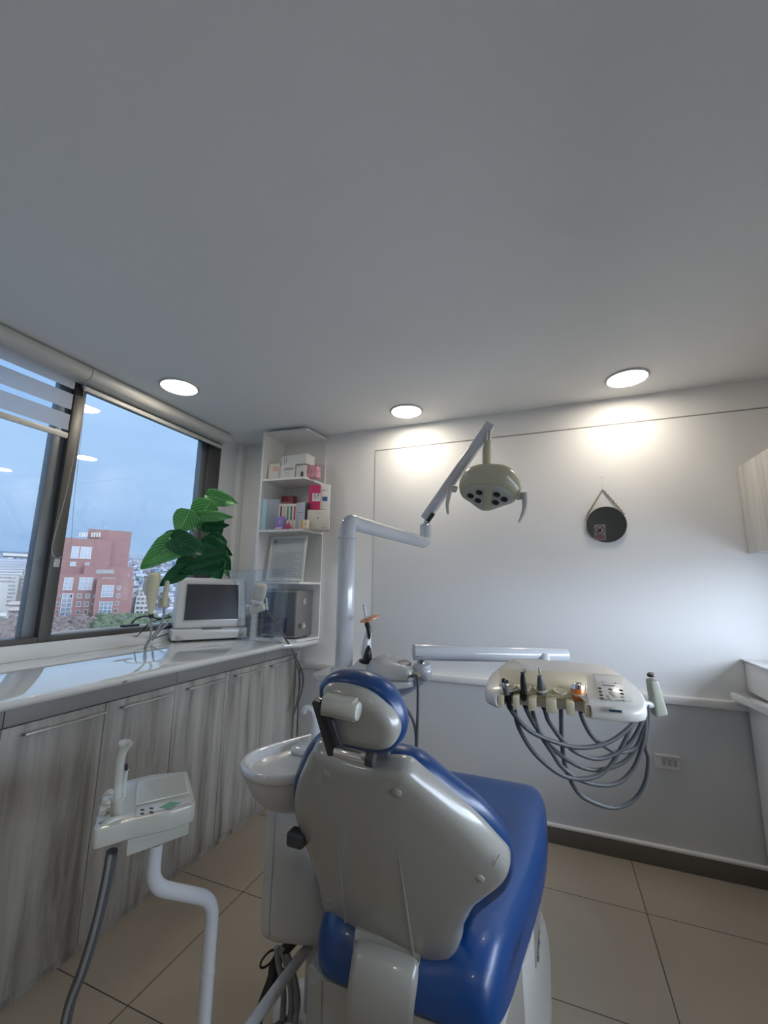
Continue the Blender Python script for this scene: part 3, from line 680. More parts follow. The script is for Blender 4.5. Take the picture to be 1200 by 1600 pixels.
for i, (x0, y0, x1, y1, hw, D, dk) in enumerate(leaves):
    a = at_d(x0, y0, D); b_ = at_d(x1, y1, D-.04+.03*(i % 3)); ax = b_-a; Lh = ax.length
    d_ = ray((x0+x1)/2, (y0+y1)/2).normalized(); wv = ax.cross(d_).normalized()*(hw/FPX*D*1.12); nn = wv.cross(ax).normalized()
    bm = nb(); uvl = bm.loops.layers.uv.new('UVMap'); NU, NV = 8, 14; G = []
    ph = random.uniform(-.3, .3)
    for j_ in range(NV+1):
        v = j_/NV; ww = (math.sin(PI*min(1, v**.62))**.75)*(1-.15*v) if 0 < v < 1 else 0.02
        row = []
        for k in range(NU+1):
            u = k/NU*2-1
            back = -.10*abs(u)*(1-v)*(v < .25)
            p = a + ax*(v+back) + wv*(u*ww) + nn*(Lh*(-.16*(v-.5)**2*2 - .10*abs(u)*ww + .05*math.sin(v*9+u*3+ph)*abs(u)))
            row.append(bm.verts.new(p))
        G.append(row)
    for j_ in range(NV):
        for k in range(NU):
            f = bm.faces.new((G[j_][k], G[j_][k+1], G[j_+1][k+1], G[j_+1][k]))
            for lp, (uu, vv) in zip(f.loops, ((k/NU, j_/NV), ((k+1)/NU, j_/NV), ((k+1)/NU, (j_+1)/NV), (k/NU, (j_+1)/NV))): lp[uvl].uv = (uu, vv)
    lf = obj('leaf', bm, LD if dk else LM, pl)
    so = lf.modifiers.new('solid', 'SOLIDIFY'); so.thickness = .0012
    bm = nb(); m0 = (a+cen)/2 + Vector((0, 0, .03)); tube(bm, spl([a, m0, cen], 6), .0022, 6); obj('leaf_stem', bm, LM, pl)
bm = nb(); tube(bm, spl([pc+Vector((0, 0, .11)), (-2.32, 2.61, 1.25), cen], 6), .006, 8); obj('main_stem', bm, LD, pl)

# ------------------------------------------------------------------ back wall: mirror, socket
c = at_y(947, 820, YB-.012); r_ = .109
t = thing('round_mirror', 'small round frameless mirror hung from a rope on the back wall', 'mirror', c)
axm = Vector((0, -1, -.085)).normalized()
bm = nb(); lathe(bm, [(.0, 0), (r_-.002, 0), (r_, .002), (r_, .004), (r_-.001, .005)], c+Vector((0, -.012, 0)), axm, 64); obj('mirror_glass', bm, M['mirror'], t, ang=30)
bm = nb(); lathe(bm, [(r_-.01, 0), (r_-.01, -.006), (0, -.006)], c+Vector((0, -.012, 0)), axm, 48); obj('backing_disc', bm, M['dark'], t)
nail = at_y(940, 746, YB); kn = at_y(941.5, 765, YB-.012)
L_ = at_y(917.5, 803, YB-.016); R_ = at_y(975, 803, YB-.016)
bm = nb(); tube(bm, [kn, L_], .0028, 6); tube(bm, spl([kn, (kn+R_)/2+Vector((.004, 0, -.003)), R_], 5), .0028, 6)
for k in range(14):
    p = kn.lerp(R_, .12+.86*k/14); sphere(bm, p+Vector((.003*(-1)**k, 0, .003)), .0045, 6, 5)
obj('rope', bm, M['rope'], t)
bm = nb(); tube(bm, [nail+Vector((0, -.004, 0)), kn], .0009, 5); obj('thread', bm, M['plastic'], t)
bm = nb(); cyl(bm, nail+Vector((0, .0, .0)), nail+Vector((0, -.014, .006)), .0035, 8); obj('nail', bm, M['steel'], t)
for q in (L_, R_):
    bm = nb(); sphere(bm, q+Vector((0, -.003, 0)), .006, 10, 8); obj('rope_ring', bm, M['chrome'], t)
# the small sign seen on the mirror
vv = Vector((0, axm.z, -axm.y)).normalized(); uu = Vector((1, 0, 0))
sc = at_y(937.5, 832, YB-.022); sc0 = c+Vector((0, -.012, 0))+axm*.0056
def onm(x, z_): return sc0 + uu*x + vv*z_
def srect(bm, x0, x1, z0, z1, h=.0004):
    prism(bm, [onm(x0, z0)+axm*h, onm(x1, z0)+axm*h, onm(x1, z1)+axm*h, onm(x0, z1)+axm*h], axm*.0004)
ox = sc.x-sc0.x; oz = sc.z-sc0.z
bm = nb(); srect(bm, ox-.030, ox+.030, oz-.046, oz+.046, 0); sg = obj('warning_sign', bm, col('sign_grey', (.26, .22, .22)), t, smooth=False)
bm = nb()
for k in range(24):
    a1 = k/24*2*PI; a2 = (k+1)/24*2*PI; p = [onm(ox+r2*math.cos(q), oz+.014+r2*math.sin(q))+axm*.0005 for r2, q in ((.026, a1), (.026, a2), (.022, a2), (.022, a1))]; prism(bm, p, axm*.0004)
prism(bm, [onm(ox+x, oz+.014+y)+axm*.0005 for x, y in ((-.014, -.017), (-.017, -.014), (.016, .017), (.018, .014))], axm*.0004)
for x in (-.011, -.006, -.001, .004): srect(bm, ox+x-.002, ox+x+.002, oz+.008, oz+.022, .0006)
srect(bm, ox-.013, ox+.006, oz+.002, oz+.012, .0006)
obj('prohibition_symbol', bm, col('sign_dark', (.03, .02, .022)), sg, smooth=False)
bm = nb()
for k in range(4): srect(bm, ox-.025, ox+.025, oz-.020-k*.007, oz-.0155-k*.007, .0005)
obj('red_text_lines', bm, col('sign_red', (.14, .035, .04)), sg, smooth=False)

a = at_y(1022, 1178, YB-.04); b_ = at_y(1064, 1204, YB-.04)
t = thing('wall_socket', 'white triple power socket low on the back wall', 'socket', (a.x, YB-.034, b_.z))
zt, zb = a.z, b_.z-.002
obj('plate', box(nb(), a.x, b_.x, YB-.044, YB-.034, zb, zt, .003), M['trim'], t)
obj('plate_top', box(nb(), a.x, b_.x, YB-.060, YB-.034, zt-.006, zt+.006, .003), M['plastic'], t)
for k in range(3):
    cx = a.x + (b_.x-a.x)*(.36+.22*k); md = obj('outlet', box(nb(), cx-.011, cx+.011, YB-.0465, YB-.044, zb+.016, zb+.052, .001), M['plastic'], t)
    bm = nb()
    for i in range(3): cyl(bm, (cx, YB-.0468, zb+.024+.010*i), (cx, YB-.0440, zb+.024+.010*i), .0028, 8)
    obj('pin_holes', bm, M['black'], md)

# ------------------------------------------------------------------ right side: wall cabinet, counter, basin
t = thing('wall_cabinet', 'pale ash laminate wall cabinet at the upper right', 'cabinet', (1.17, 1.2, 1.60))
obj('carcass', box(nb(), 1.022, XR-.001, .2, YB-.01, 1.603, 2.075), M['wood_light'], t, smooth=False)
for a_, b_ in ((2.18, YB-.011), (1.53, 2.177), (.88, 1.527), (.21, .877)):
    obj('door', box(nb(), 1.006, 1.021, a_, b_, 1.600, 2.078, .0015), M['wood_light'], t)
t = thing('side_counter', 'white rounded side counter at the right picture edge', 'worktop', (1.1, 1.8, .86))
cp = [Vector((XR-.001, YB-.05, .872))]
outl = [(XR-.001, YB-.047), (.87, YB-.047), (.838, YB-.055), (.825, YB-.08), (.83, YB-.115), (.86, 2.60), (.885, 2.3), (.90, 1.9), (.90, .3), (XR-.001, .3)]
bm = nb(); prism(bm, [(x, y, .858) for x, y in outl], (0, 0, .034), .012, 4); obj('counter_slab', bm, M['marble'], t)
t = thing('side_cabinet', 'grey-white base cabinet below the right side counter', 'cabinet', (1.12, 1.8, 0))
obj('carcass', box(nb(), .922, XR-.013, .35, YB-.055, 0, .857), M['wood_light'], t, smooth=False)
obj('door', box(nb(), .905, .92, 2.05, YB-.055, .07, .85, .002), M['trim'], t)
t = thing('raised_ledge', 'white raised ledge block standing on the right side counter', 'ledge', (1.12, 2.6, .893))
obj('block', box(nb(), .925, XR-.002, 2.2, YB-.012, .893, 1.04, .006), M['trim'], t)
obj('top_slab', box(nb(), .915, XR-.001, 2.2, YB-.011, 1.04, 1.052, .004), M['marble'], t)

# ------------------------------------------------------------------ dental chair (axis along +Y)
T_ = Vector((0, .95, 1.04)); B_ = Vector((-.33, 1.22, .46))
bv = Vector((0, T_.y-B_.y, T_.z-B_.z)).normalized(); bu = Vector((1, 0, 0)); bn = bu.cross(bv)    # bn looks towards the viewer and down
def trace(px, P, u, v, n, h=0, bow=0, uc=0):
    out = []
    for q in px:
        hh = h
        for _ in range(6):
            w = at_pl(q[0], q[1], P + n*hh, n) - P; uu_ = w.dot(u); hh = h - bow*(uu_-uc)**2
        out.append((w.dot(u), w.dot(v)))
    s3 = spl([(a, b, 0) for a, b in out], 4, True)
    return [(p.x, p.y) for p in s3]
ch = thing('dental_chair', 'blue and white dental chair seen from behind, backrest raised', 'dental chair', (-.36, 1.5, 0))
S_ = [(495,1167.5),(533.5,1186),(575.7,1197),(605,1197),(634,1200.5),(656,1217),(697,1252),(744,1292),(779,1329),(794,1347),(796,1364),(785,1382),(763,1400),(744,1415),(733,1433),(724,1452),(720.5,1474),(711,1492),(693,1499),(649,1496),(600,1478),(553.7,1459),(513,1426),(502,1404),(495,1371),(480,1323),(467.5,1287),(459,1257),(462,1228),(473,1199),(484,1178)]
BOW = .55
so_ = trace(S_, B_, bu, bv, bn, .02, BOW, -.05)
bm = nb(); pad(bm, so_, B_, bu, bv, [(.006, -.02), (0, -.012), (0, .008), (.004, .022), (.012, .031), (.026, .037)], bn, BOW, -.05, (.82, .6, .35, .12))
sh = obj('backrest_shell', bm, M['shell'], ch, ang=50)
C_ = [(462,1224),(466,1200),(476,1175),(488,1156),(500,1148),(520,1154),(560,1168),(605,1171),(638,1177),(667,1191),(704,1221),(755,1261),(792,1305),(803,1342),(801,1364),(790,1384),(766,1404),(748,1420),(738,1440),(732,1460),(724,1478),(712,1490),(690,1494),(650,1488),(600,1470),(560,1455),(520,1420),(506,1398),(500,1371),(486,1323),(472,1285),(463,1252)]
cb_ = trace(C_, B_, bu, bv, bn, -.04, BOW, -.05)
bm = nb(); pad(bm, cb_, B_, bu, bv, [(.012, -.015), (.003, -.024), (0, -.04), (.004, -.062), (.016, -.08), (.036, -.09)], bn, BOW, -.05, (.8, .55, .25))
obj('backrest_cushion', bm, M['blue_d'], ch, ang=60)
def onb(px, py, h=.037):
    hh = h
    for _ in range(6):
        w = at_pl(px, py, B_ + bn*hh, bn) - B_; hh = h - BOW*(w.dot(bu)+.05)**2
    return B_ + w
for k, (x, y, h) in enumerate([(511, 1208, .034), (620, 1238, .036), (469, 1276, .026), (516, 1407, .032), (749, 1371, .034), (680, 1478, .030)]):
    p = onb(x, y, h); bm = nb(); lathe(bm, [(.0001, .006), (.009, .005), (.0115, .003), (.012, 0), (.012, -.006)], p, bn, 18)
    lab(obj('screw_cap', bm, M['shell'] if k < 4 else M['cream_d'], sh), 'round white screw cap' if k < 4 else 'round grey screw cap')
def rib(pts, r, h=.0365):
    pp = spl([onb(x, y, h) for x, y in pts], 8); n_ = len(pp)
    bm = nb(); tube(bm, pp, [r*(.15+.85*math.sin(PI*min(1, (i+.3)/n_*1.1)*.5)) for i in range(n_)], 8); obj('moulded_rib', bm, M['shell'], sh)
rib([(526, 1292), (531, 1340), (536, 1400), (541, 1450)], .0035, .0375)
rib([(623, 1335), (631, 1390), (640, 1450), (646, 1492)], .0042, .0375)
rib([(500, 1230), (494, 1280), (498, 1330), (505, 1380)], .003, .0355)
bm = nb(); tube(bm, [onb(772, 1352, .037), onb(776, 1343, .034), onb(780, 1335, .030)], .0012, 5); obj('shell_seam', bm, M['seam'], sh)
# armless white link plate from backrest down to the seat frame
lf_ = [onb(560, 1446, .018), at_d(551, 1478, 1.055), at_d(544, 1520, 1.025), at_d(539, 1570, 1.015), at_d(536, 1620, 1.03), at_d(533, 1700, 1.06)]
rt_ = [onb(657, 1478, .018), at_d(656, 1512, 1.015), at_d(653, 1545, .99), at_d(650, 1575, .985), at_d(648, 1620, 1.0), at_d(645, 1700, 1.03)]
lf_ = spl(lf_, 6); rt_ = spl(rt_, 6); rings = []
for i, (a, b) in enumerate(zip(lf_, rt_)):
    t_ = (lf_[min(i+1, len(lf_)-1)]-lf_[max(i-1, 0)]).normalized(); x_ = (b-a).normalized(); n_ = x_.cross(t_).normalized()
    if n_.y > 0: n_ = -n_
    ins = min(.012, (b-a).length*.1)
    rings.append([a+x_*ins*.3, a+n_*.005+x_*ins*.5, a+n_*.010+x_*ins*1.6, a.lerp(b, .5)+n_*.013, b+n_*.010-x_*ins*1.6, b+n_*.005-x_*ins*.5, b-x_*ins*.3, b-n_*.02, a-n_*.02])
bm = nb(); loft(bm, rings); obj('backrest_link', bm, M['shell'], ch, ang=55)

# headrest
hu = Vector((1, 0, 0)); hv = Vector((0, -.22, .975)).normalized(); hn = hu.cross(hv); HP = Vector((-.40, .885, 1.12))
HS = [(504,1080),(513,1069),(541,1069.6),(575,1080),(603.6,1102),(621,1129),(623.5,1147.5),(617,1162),(606.5,1170),(586.6,1172),(558,1167),(535.6,1160),(518,1140),(507,1112)]
HB = [(505,1076),(507,1061),(520,1051),(541,1048),(569.6,1051),(595,1061),(615,1078),(629,1101),(636.5,1125),(635.5,1143),(627,1159),(613,1168),(590,1172),(548,1167),(518,1142),(507,1110)]
hs = trace(HS, HP, hu, hv, hn, .02); hb = trace(HB, HP, hu, hv, hn, -.02)
bm = nb(); pad(bm, hb, HP, hu, hv, [(.012, .012), (.003, .002), (0, -.018), (.003, -.038), (.012, -.054), (.03, -.064)], hn, scales=(.8, .5, .2)); hr = obj('headrest_cushion', bm, M['blue_d'], ch, ang=60)
bm = nb(); pad(bm, hs, HP, hu, hv, [(.002, -.005), (0, .008), (.002, .022), (.008, .032), (.018, .038)], hn, scales=(.82, .55, .2)); hsh = obj('headrest_shell', bm, M['shell'], ch, ang=50)
def onh(px, py, h): return at_pl(px, py, HP+hn*h, hn)
bm = nb(); a = onh(507, 1100, .055); b = onh(561, 1112, .055); cyl(bm, a, b, .0185, 24, .004)
prism(bm, [onh(513, 1080, .034), onh(560, 1088, .034), onh(562, 1118, .034), onh(509, 1108, .034)], hn*.03, .006, 3); lab(obj('pivot_boss', bm, M['plastic_b'], hsh), 'beige-white pivot boss')
arm_o = [(491, 1094), (497, 1088), (504, 1091), (509, 1114), (523, 1120), (531, 1146), (537, 1164), (531, 1177), (516, 1177)]
bm = nb(); prism(bm, [onh(x, y, .048) for x, y in arm_o], hn*.012, .002); ar = obj('headrest_bracket', bm, M['dark'], ch)
bm = nb(); prism(bm, [onh(x, y, .061) for x, y in ((499, 1112), (504, 1112), (526, 1170), (520, 1171))], hn*.002); obj('groove_plate', bm, M['black'], ar, smooth=False)
bm = nb(); prism(bm, [onh(x, y, .061) for x, y in ((492, 1094), (498, 1089), (503, 1091.5), (500, 1097))], hn*.003, .001); lab(obj('bracket_tip', bm, M['chrome'], ar), 'chrome bracket tip')
bm = nb(); a = onh(524, 1173, .058); b = onh(577, 1186, .058); cyl(bm, a, b, .0115, 20, .002); bb = obj('hinge_bar', bm, M['chrome'], ch)
bm = nb(); dirb = (b-a).normalized(); cyl(bm, b-dirb*.006, b+dirb*.012, .0135, 20, .002); obj('hinge_bar_cap', bm, M['dark'], bb)
bm = nb(); box(bm, -.44, -.36, .965, .985, .95, 1.07, .004); obj('headrest_post', bm, M['steel_d'], ch)

# seat and leg rest cushion: cross-sections along Y
secs = [  # y, xl, xr, z_bottom, z_top(edge), z_top(middle)
    (1.125, -.555, -.215, .412, .425, .43), (1.137, -.600, -.178, .405, .470, .470), (1.18, -.638, -.156, .40, .520, .505), (1.26, -.655, -.139, .385, .540, .495), (1.40, -.655, -.118, .38, .530, .470),
    (1.58, -.65, -.090, .375, .520, .470), (1.75, -.640, -.068, .38, .520, .485), (1.92, -.620, -.058, .39, .520, .500), (2.07, -.60, -.062, .40, .515, .505), (2.18, -.585, -.072, .41, .51, .505), (2.255, -.565, -.092, .42, .495, .495), (2.285, -.53, -.13, .44, .475, .475)]
def seat_ring(y, xl, xr, zb, ze, zm):
    w = xr-xl; o = []; h = ze-zb
    pts = [(0, .10), (0, .5), (.012, .78), (.035, .95), (.07, 1.0), (.12, .99)]
    prof = [(xl+a*1.0, zb+h*b) for a, b in pts]
    mid = [(xl+w*f, ze+(zm-ze)*(1-(abs(f-.5)/.36)**2 if abs(f-.5) < .36 else 0)) for f in (.3, .4, .5, .6, .7)]
    right = [(xr-a, zb+h*b) for a, b in reversed(pts)]
    bot = [(xr-.03, zb), (xl+.03, zb)]
    return [Vector((x, y, z)) for x, z in prof+mid+right+bot]
def dense(secs, n):
    o = []
    for i in range(len(secs)-1):
        for k in range(n):
            t = k/n; o.append(None)
            a, b, c, d = secs[max(i-1, 0)], secs[i], secs[i+1], secs[min(i+2, len(secs)-1)]
            o[-1] = tuple(.5*((2*b[j])+(c[j]-a[j])*t+(2*a[j]-5*b[j]+4*c[j]-d[j])*t*t+(3*b[j]-a[j]-3*c[j]+d[j])*t**3) for j in range(6))
    o.append(secs[-1]); return o
bm = nb(); loft(bm, [seat_ring(*q) for q in dense(secs, 4)])
obj('seat_cushion', bm, M['blue'], ch, ang=60)
# white frame under the cushion and the tapering pedestal
bm = nb()
fr_ = [(1.13, -.60, -.19), (1.16, -.655, -.155), (1.4, -.668, -.122), (1.7, -.655, -.088), (2.0, -.63, -.08), (2.2, -.58, -.12)]
def fring(y, xl, xr, z0, z1, tp):
    return [Vector((xl+tp, y, z0)), Vector((xl, y, z0+.03)), Vector((xl, y, z1-.008)), Vector((xl+.012, y, z1)), Vector((xr-.012, y, z1)), Vector((xr, y, z1-.008)), Vector((xr, y, z0+.03)), Vector((xr-tp, y, z0))]
loft(bm, [fring(y, a, b, .10 if y < 1.5 else .30, .402, .04) for y, a, b in fr_[:3]] + [fring(y, a, b, .22+.1*(y-1.4), .392, .06) for y, a, b in fr_[3:]])
sf_ = obj('seat_frame', bm, M['shell'], ch, ang=35)
bm = nb(); p = at_z(513, 1514, .40); box(bm, p.x-.0015, p.x+.0015, 1.127, 1.131, .13, .40); obj('frame_seam', bm, M['seam'], sf_, smooth=False)
bm = nb()
def bring(z, xl, xr, y0, y1, n=40, e=3.2):
    cx, cy, a, b = (xl+xr)/2, (y0+y1)/2, (xr-xl)/2, (y1-y0)/2; o = []
    for i in range(n):
        t = 2*PI*i/n; c, s = math.cos(t), math.sin(t)
        o.append(Vector((cx+a*math.copysign(abs(c)**(2/e), c), cy+b*math.copysign(abs(s)**(2/e), s), z)))
    return o
loft(bm, [bring(0, -.62, -.066, 1.25, 2.32), bring(.035, -.62, -.066, 1.25, 2.32), bring(.045, -.615, -.071, 1.255, 2.31), bring(.12, -.60, -.085, 1.26, 2.22), bring(.25, -.58, -.10, 1.27, 2.05), bring(.385, -.57, -.10, 1.28, 1.95)])
pd = obj('pedestal', bm, mat('pedestal_white', (.56, .56, .54), .35, noise=.02), ch, ang=45)
bm = nb(); xp_ = -.072
pa_, pb_ = at_x(844, 1442, xp_), at_x(841, 1503, xp_)
for k, (w, hh) in enumerate([(.10, .004), (.07, .010), (.09, .016), (.08, .020), (.09, .016), (.05, .012)]):
    q = pa_.lerp(pb_, (k+.5)/6); L6 = (pb_-pa_).length
    M_ = aim(q, Vector((.25, 0, 1)), pb_-pa_) @ Matrix.Rotation(.25*(-1)**k, 4, 'Y'); box(bm, -w*L6*.7, w*L6*.7, -.0015, .0015, -hh/2, hh/2, M=M_)
obj('maker_lettering', bm, M['ink_l'], pd, smooth=False)
bm = nb(); q = at_d(463, 1309, 1.13); M_ = Matrix.Translation(q); box(bm, -.022, .03, -.02, .02, -.018, .02, .009, 3, M=M_); lab(obj('armrest_knob', bm, M['dark'], ch), 'dark grey lever knob at the backrest side')

# ------------------------------------------------------------------ dental unit: column, bowl, pole and arms
du = thing('dental_unit', 'white dental unit column with spittoon bowl, shelf and tall pole left of the chair', 'dental unit', (-.78, 1.42, 0))
def rpoly(pts, r, n=4):
    o = []; K = len(pts)
    for i in range(K):
        a, b, c = Vector(pts[i-1]), Vector(pts[i]), Vector(pts[(i+1) % K]); u = (a-b).normalized(); v = (c-b).normalized(); q = min(r, (a-b).length*.45, (c-b).length*.45)
        p0, p1 = b+u*q, b+v*q
        for k in range(n+1): t = k/n; o.append(p0*(1-t)**2+b*2*t*(1-t)+p1*t*t)
    return o
c1 = at_z(403, 1464, .29); c2 = at_z(419, 1474, .29); c3 = at_z(475, 1478, .29)
foot = [(c1.x, c1.y), (c2.x, c2.y), (c3.x+.02, c3.y+.0), (-.66, 1.40), (-.64, 1.62), (-.90, 1.62), (c1.x-.01, c1.y+.15)]
bm = nb(); rings = []
cx = sum(p[0] for p in foot)/7; cy = sum(p[1] for p in foot)/7
for z, s_ in ((.285, .88), (.295, .96), (.32, 1.0), (.55, 1.0), (.80, 1.0), (.81, .97)):
    rings.append([Vector((cx+(p.x-cx)*s_, cy+(p.y-cy)*s_, z)) for p in rpoly(foot, .035)])
loft(bm, rings); col_ = obj('water_column', bm, M['plastic'], du, ang=45)
bm = nb(); tube(bm, [Vector((c2.x, c2.y+.002, .30)), Vector((c2.x, c2.y+.002, .80))], .0013, 5); obj('column_seam', bm, M['seam'], col_)
bm = nb(); box(bm, -.83, -.545, 1.43, 1.64, .80, 1.060, .03, 4); obj('upper_housing', bm, M['plastic'], du)
# post under the column and foot plate
bm = nb(); cyl(bm, (-.80, 1.46, .0), (-.80, 1.46, .30), .032, 20); lathe(bm, [(.13, 0), (.13, .012), (.12, .02), (.04, .024)], (-.80, 1.46, 0), seg=32); obj('column_post', bm, M['enamel'], du)
# bowl
bc = Vector((-.800, 1.222, .862))
def bowl_ring(z, r, k=1.0, dy=0):
    o = []
    for i in range(48):
        t = 2*PI*i/48; x = r*math.cos(t); y = r*math.sin(t)
        b_ = max(0, math.sin(t)); ex = .17*k*b_**3
        xx = x*(1-.25*b_**4*k)+.02*b_**2*k
        o.append(bc + Vector((xx, y+ex+dy, z)))
    return o
bm = nb()
loft(bm, [bowl_ring(-.155, .03, .0, .05), bowl_ring(-.150, .055, .05, .045), bowl_ring(-.125, .085, .2, .03), bowl_ring(-.09, .107, .5, .015), bowl_ring(-.045, .121, .8, .004), bowl_ring(-.022, .124, 1)])
obj('bowl_housing', bm, M['plastic'], du, ang=60)
bm = nb()
loft(bm, [bowl_ring(-.026, .126, 1), bowl_ring(-.020, .134, 1), bowl_ring(-.010, .138, 1), bowl_ring(.001, .135, 1), bowl_ring(.004, .128, 1), bowl_ring(.002, .120, .98), bowl_ring(-.004, .112, .95), bowl_ring(-.018, .104, .75), bowl_ring(-.04, .085, .3), bowl_ring(-.055, .05, .0), bowl_ring(-.06, .01, 0)])
bw = obj('spittoon_bowl', bm, M['ceramic'], du, ang=60)
bm = nb(); lathe(bm, [(.0, .0), (.014, .0), (.014, .003), (.0, .003)], bc+Vector((.0, .0, -.060)), seg=16); obj('drain_ring', bm, M['chrome'], bw)
bm = nb(); box(bm, -.84, -.74, 1.30, 1.37, .838, .866, .012, 3); obj('cup_ledge', bm, M['ceramic'], bw)
# faucet
f0 = at_y(494, 1158, 1.36); 
Df = 1.46
bm = nb(); pts = bent([at_d(494, 1160, Df), at_d(493, 1125, Df), at_d(488, 1108, Df), at_d(478, 1105, Df), at_d(475, 1113, Df)], .03, 5)
tube(bm, pts, [.017 - .007*min(1, i/6) for i in range(len(pts))], 14); obj('faucet', bm, M['ceramic'], du)
# shelf top over the housing
tz = 1.085
a1 = at_z(516, 1046, tz); 
bm = nb(); pl_ = [at_z(516, 1048, tz), at_z(560, 1057, tz), at_z(646, 1052, tz), at_z(640, 1044, tz+.0), at_z(560, 1040, tz)]
bx_ = [(-.83, 1.40), (-.52, 1.385), (-.455, 1.43), (-.455, 1.60), (-.83, 1.62)]
prism(bm, [Vector((x, y, 1.060)) for x, y in [(p.x, p.y) for p in rpoly(bx_, .03)]], (0, 0, .02), .005, 3); obj('shelf_top', bm, M['plastic'], du, ang=45)
# lower support arm to the joint
bm = nb(); tube(bm, spl([at_d(560, 1082, 1.60), at_d(605, 1076, 1.54), at_d(638, 1063, 1.49), at_d(658, 1052, 1.46)], 6), [.052-.0011*i for i in range(19)], 24)
sphere(bm, at_d(660, 1050, 1.46), .034, 20, 14, (1, 1, 1.0)); cyl(bm, at_d(660, 1052, 1.46), at_d(659, 1037, 1.46), .030, 24, .004); la = obj('lower_arm', bm, M['enamel'], du, ang=50)
bm = nb(); cyl(bm, at_d(658, 1040, 1.46), at_d(658, 1029, 1.46), .013, 16); lab(obj('joint_spindle', bm, M['chrome'], la), 'chrome spindle')
# pole with lamp arm
PX_, PY_ = -.745, 1.5
zt = 1.655
bm = nb(); cyl(bm, (PX_, PY_, 1.08), (PX_, PY_, 1.585), .0335, 28, .003); lathe(bm, [(.05, 0), (.05, .01), (.036, .02)], (PX_, PY_, 1.08), seg=28); obj('pole', bm, M['enamel'], du)
e1 = Vector((-.655, 2.33, 1.648))
bm = nb(); pts = bent([(PX_, PY_, 1.585), (PX_, PY_, zt), tuple(e1), tuple(e1+Vector((0, 0, .10)))], .075, 8)
tube(bm, pts, .0325, 24); lathe(bm, [(.0325, -.004), (.037, 0), (.037, .008), (.0325, .012)], (PX_, PY_, 1.585), seg=28, caps=False); obj('lamp_arm', bm, M['enamel'], du, ang=50)

# operating lamp on its spring arm
ol = thing('operating_lamp', 'beige-green dental operating lamp with six dark lenses on a slanted white arm', 'lamp', e1+Vector((0, 0, .10)))
a = at_d(664, 812, 2.49) ; a = at_y(664, 811, 2.33); b = at_y(768, 662, 2.24)
d_ = (b-a).normalized(); sd_ = d_.cross(Vector((0, 1, 0))).normalized()
Ma = aim((a+b)/2, d_, Vector((0, 1, 0))); Ln = (b-a).length
bm = nb(); box(bm, -.023, .023, -.027, .027, -Ln/2, Ln/2, .009, 3, M=Ma); obj('spring_arm', bm, M['enamel'], ol, ang=50)
bm = nb(); cyl(bm, e1+Vector((0, 0, .10)), e1+Vector((0, 0, .118)), .030, 24, .004); cyl(bm, e1+Vector((0, 0, .118)), a+Vector((.02, 0, .03)), .012, 14); lab(obj('arm_joint', bm, M['chrome'], ol), 'chrome swivel joint')
bm = nb(); Mj = aim(at_y(672, 808, 2.296), d_, Vector((0, 1, 0))); box(bm, -.010, .008, -.014, .006, -.03, .03, .002, M=Mj); obj('arm_slot', bm, M['black'], ol)
LY = 2.24
lh = at_y(761, 765, LY)          # lamp head centre
st = at_y(764, 672, LY)
bm = nb(); tube(bm, [at_y(764, 674, LY-.012), at_y(761, 700, LY)], .0155, 16); lab(obj('hanger_rod', bm, M['chrome'], ol), 'chrome hanger rod')
bm = nb(); tube(bm, [at_y(762, 688, LY), at_y(761, 702, LY)], .021, 20); tube(bm, [at_y(761, 700, LY), at_y(760, 728, LY)], [.024, .0235], 20); tube(bm, [at_y(760.5, 718, LY), at_y(760, 731, LY)], [.023, .025], 20); obj('hanger_sleeve', bm, M['lampg'], ol, ang=45)
# head: dome over lens-shaped face; local frame tilted towards the viewer
su = (at_y(812, 776, LY)-at_y(711, 765, LY)).normalized()
vf = ray(761, 770).normalized()
hy = Vector((-.05, 1, 0)); hy = (hy - su*hy.dot(su)).normalized()
face_n = (Matrix.Rotation(math.radians(-38), 3, su) @ -Vector((0, 0, 1)))     # face looks down and to the viewer
face_n = (-Vector((0, 0, 1))*.80 + -hy*.60).normalized(); face_n = (face_n - su*face_n.dot(su)).normalized()
fv = face_n.cross(su).normalized()
if fv.z < 0: fv = -fv
FC = at_y(761, 772, LY-.03)
def lens(px): return trace(px, FC, su, fv, face_n)
LO = [(723, 770), (731, 761), (747, 757), (764, 757), (783, 760), (797, 769), (803, 779), (798, 786), (783, 791), (764, 797), (752, 796), (737, 786), (725, 778)]
lo = lens(LO)
K = len(lo); mxv = sum(p[1] for p in lo)/K
bm = nb()
def hd(s, h, sy=1, dy=0): return [FC + su*(p[0]*s) + fv*((p[1]-mxv)*s*sy+mxv+dy) - face_n*h for p in lo]
up_off = Vector((0, 0, 1))
rings = [hd(1.0, 0), hd(1.07, .004, 1.05, .004), hd(1.14, .016, 1.12, .012), hd(1.20, .035, 1.2, .022), hd(1.22, .055, 1.24, .030), hd(1.17, .08, 1.2, .040), hd(1.03, .10, 1.05, .05), hd(.8, .115, .85, .058), hd(.45, .125, .5, .063), hd(.12, .128, .2, .065)]
loft(bm, rings); obj('lamp_housing', bm, M['lampg'], ol, ang=60)
bm = nb(); loft(bm, [[FC + su*p[0]*s + fv*p[1]*s + face_n*h for p in lo] for s, h in ((.99, -.004), (.985, .003), (.96, .005), (.5, .006), (.1, .006))]); fc_ = obj('lens_panel', bm, M['lampface'], ol, ang=50)
bm = nb(); prism(bm, [at_pl(x, y, FC+face_n*.006, face_n) for x, y in ((757, 759), (770, 759.5), (766, 795), (754, 795))], face_n*.003, .001); obj('centre_strip', bm, M['lampg'], fc_)
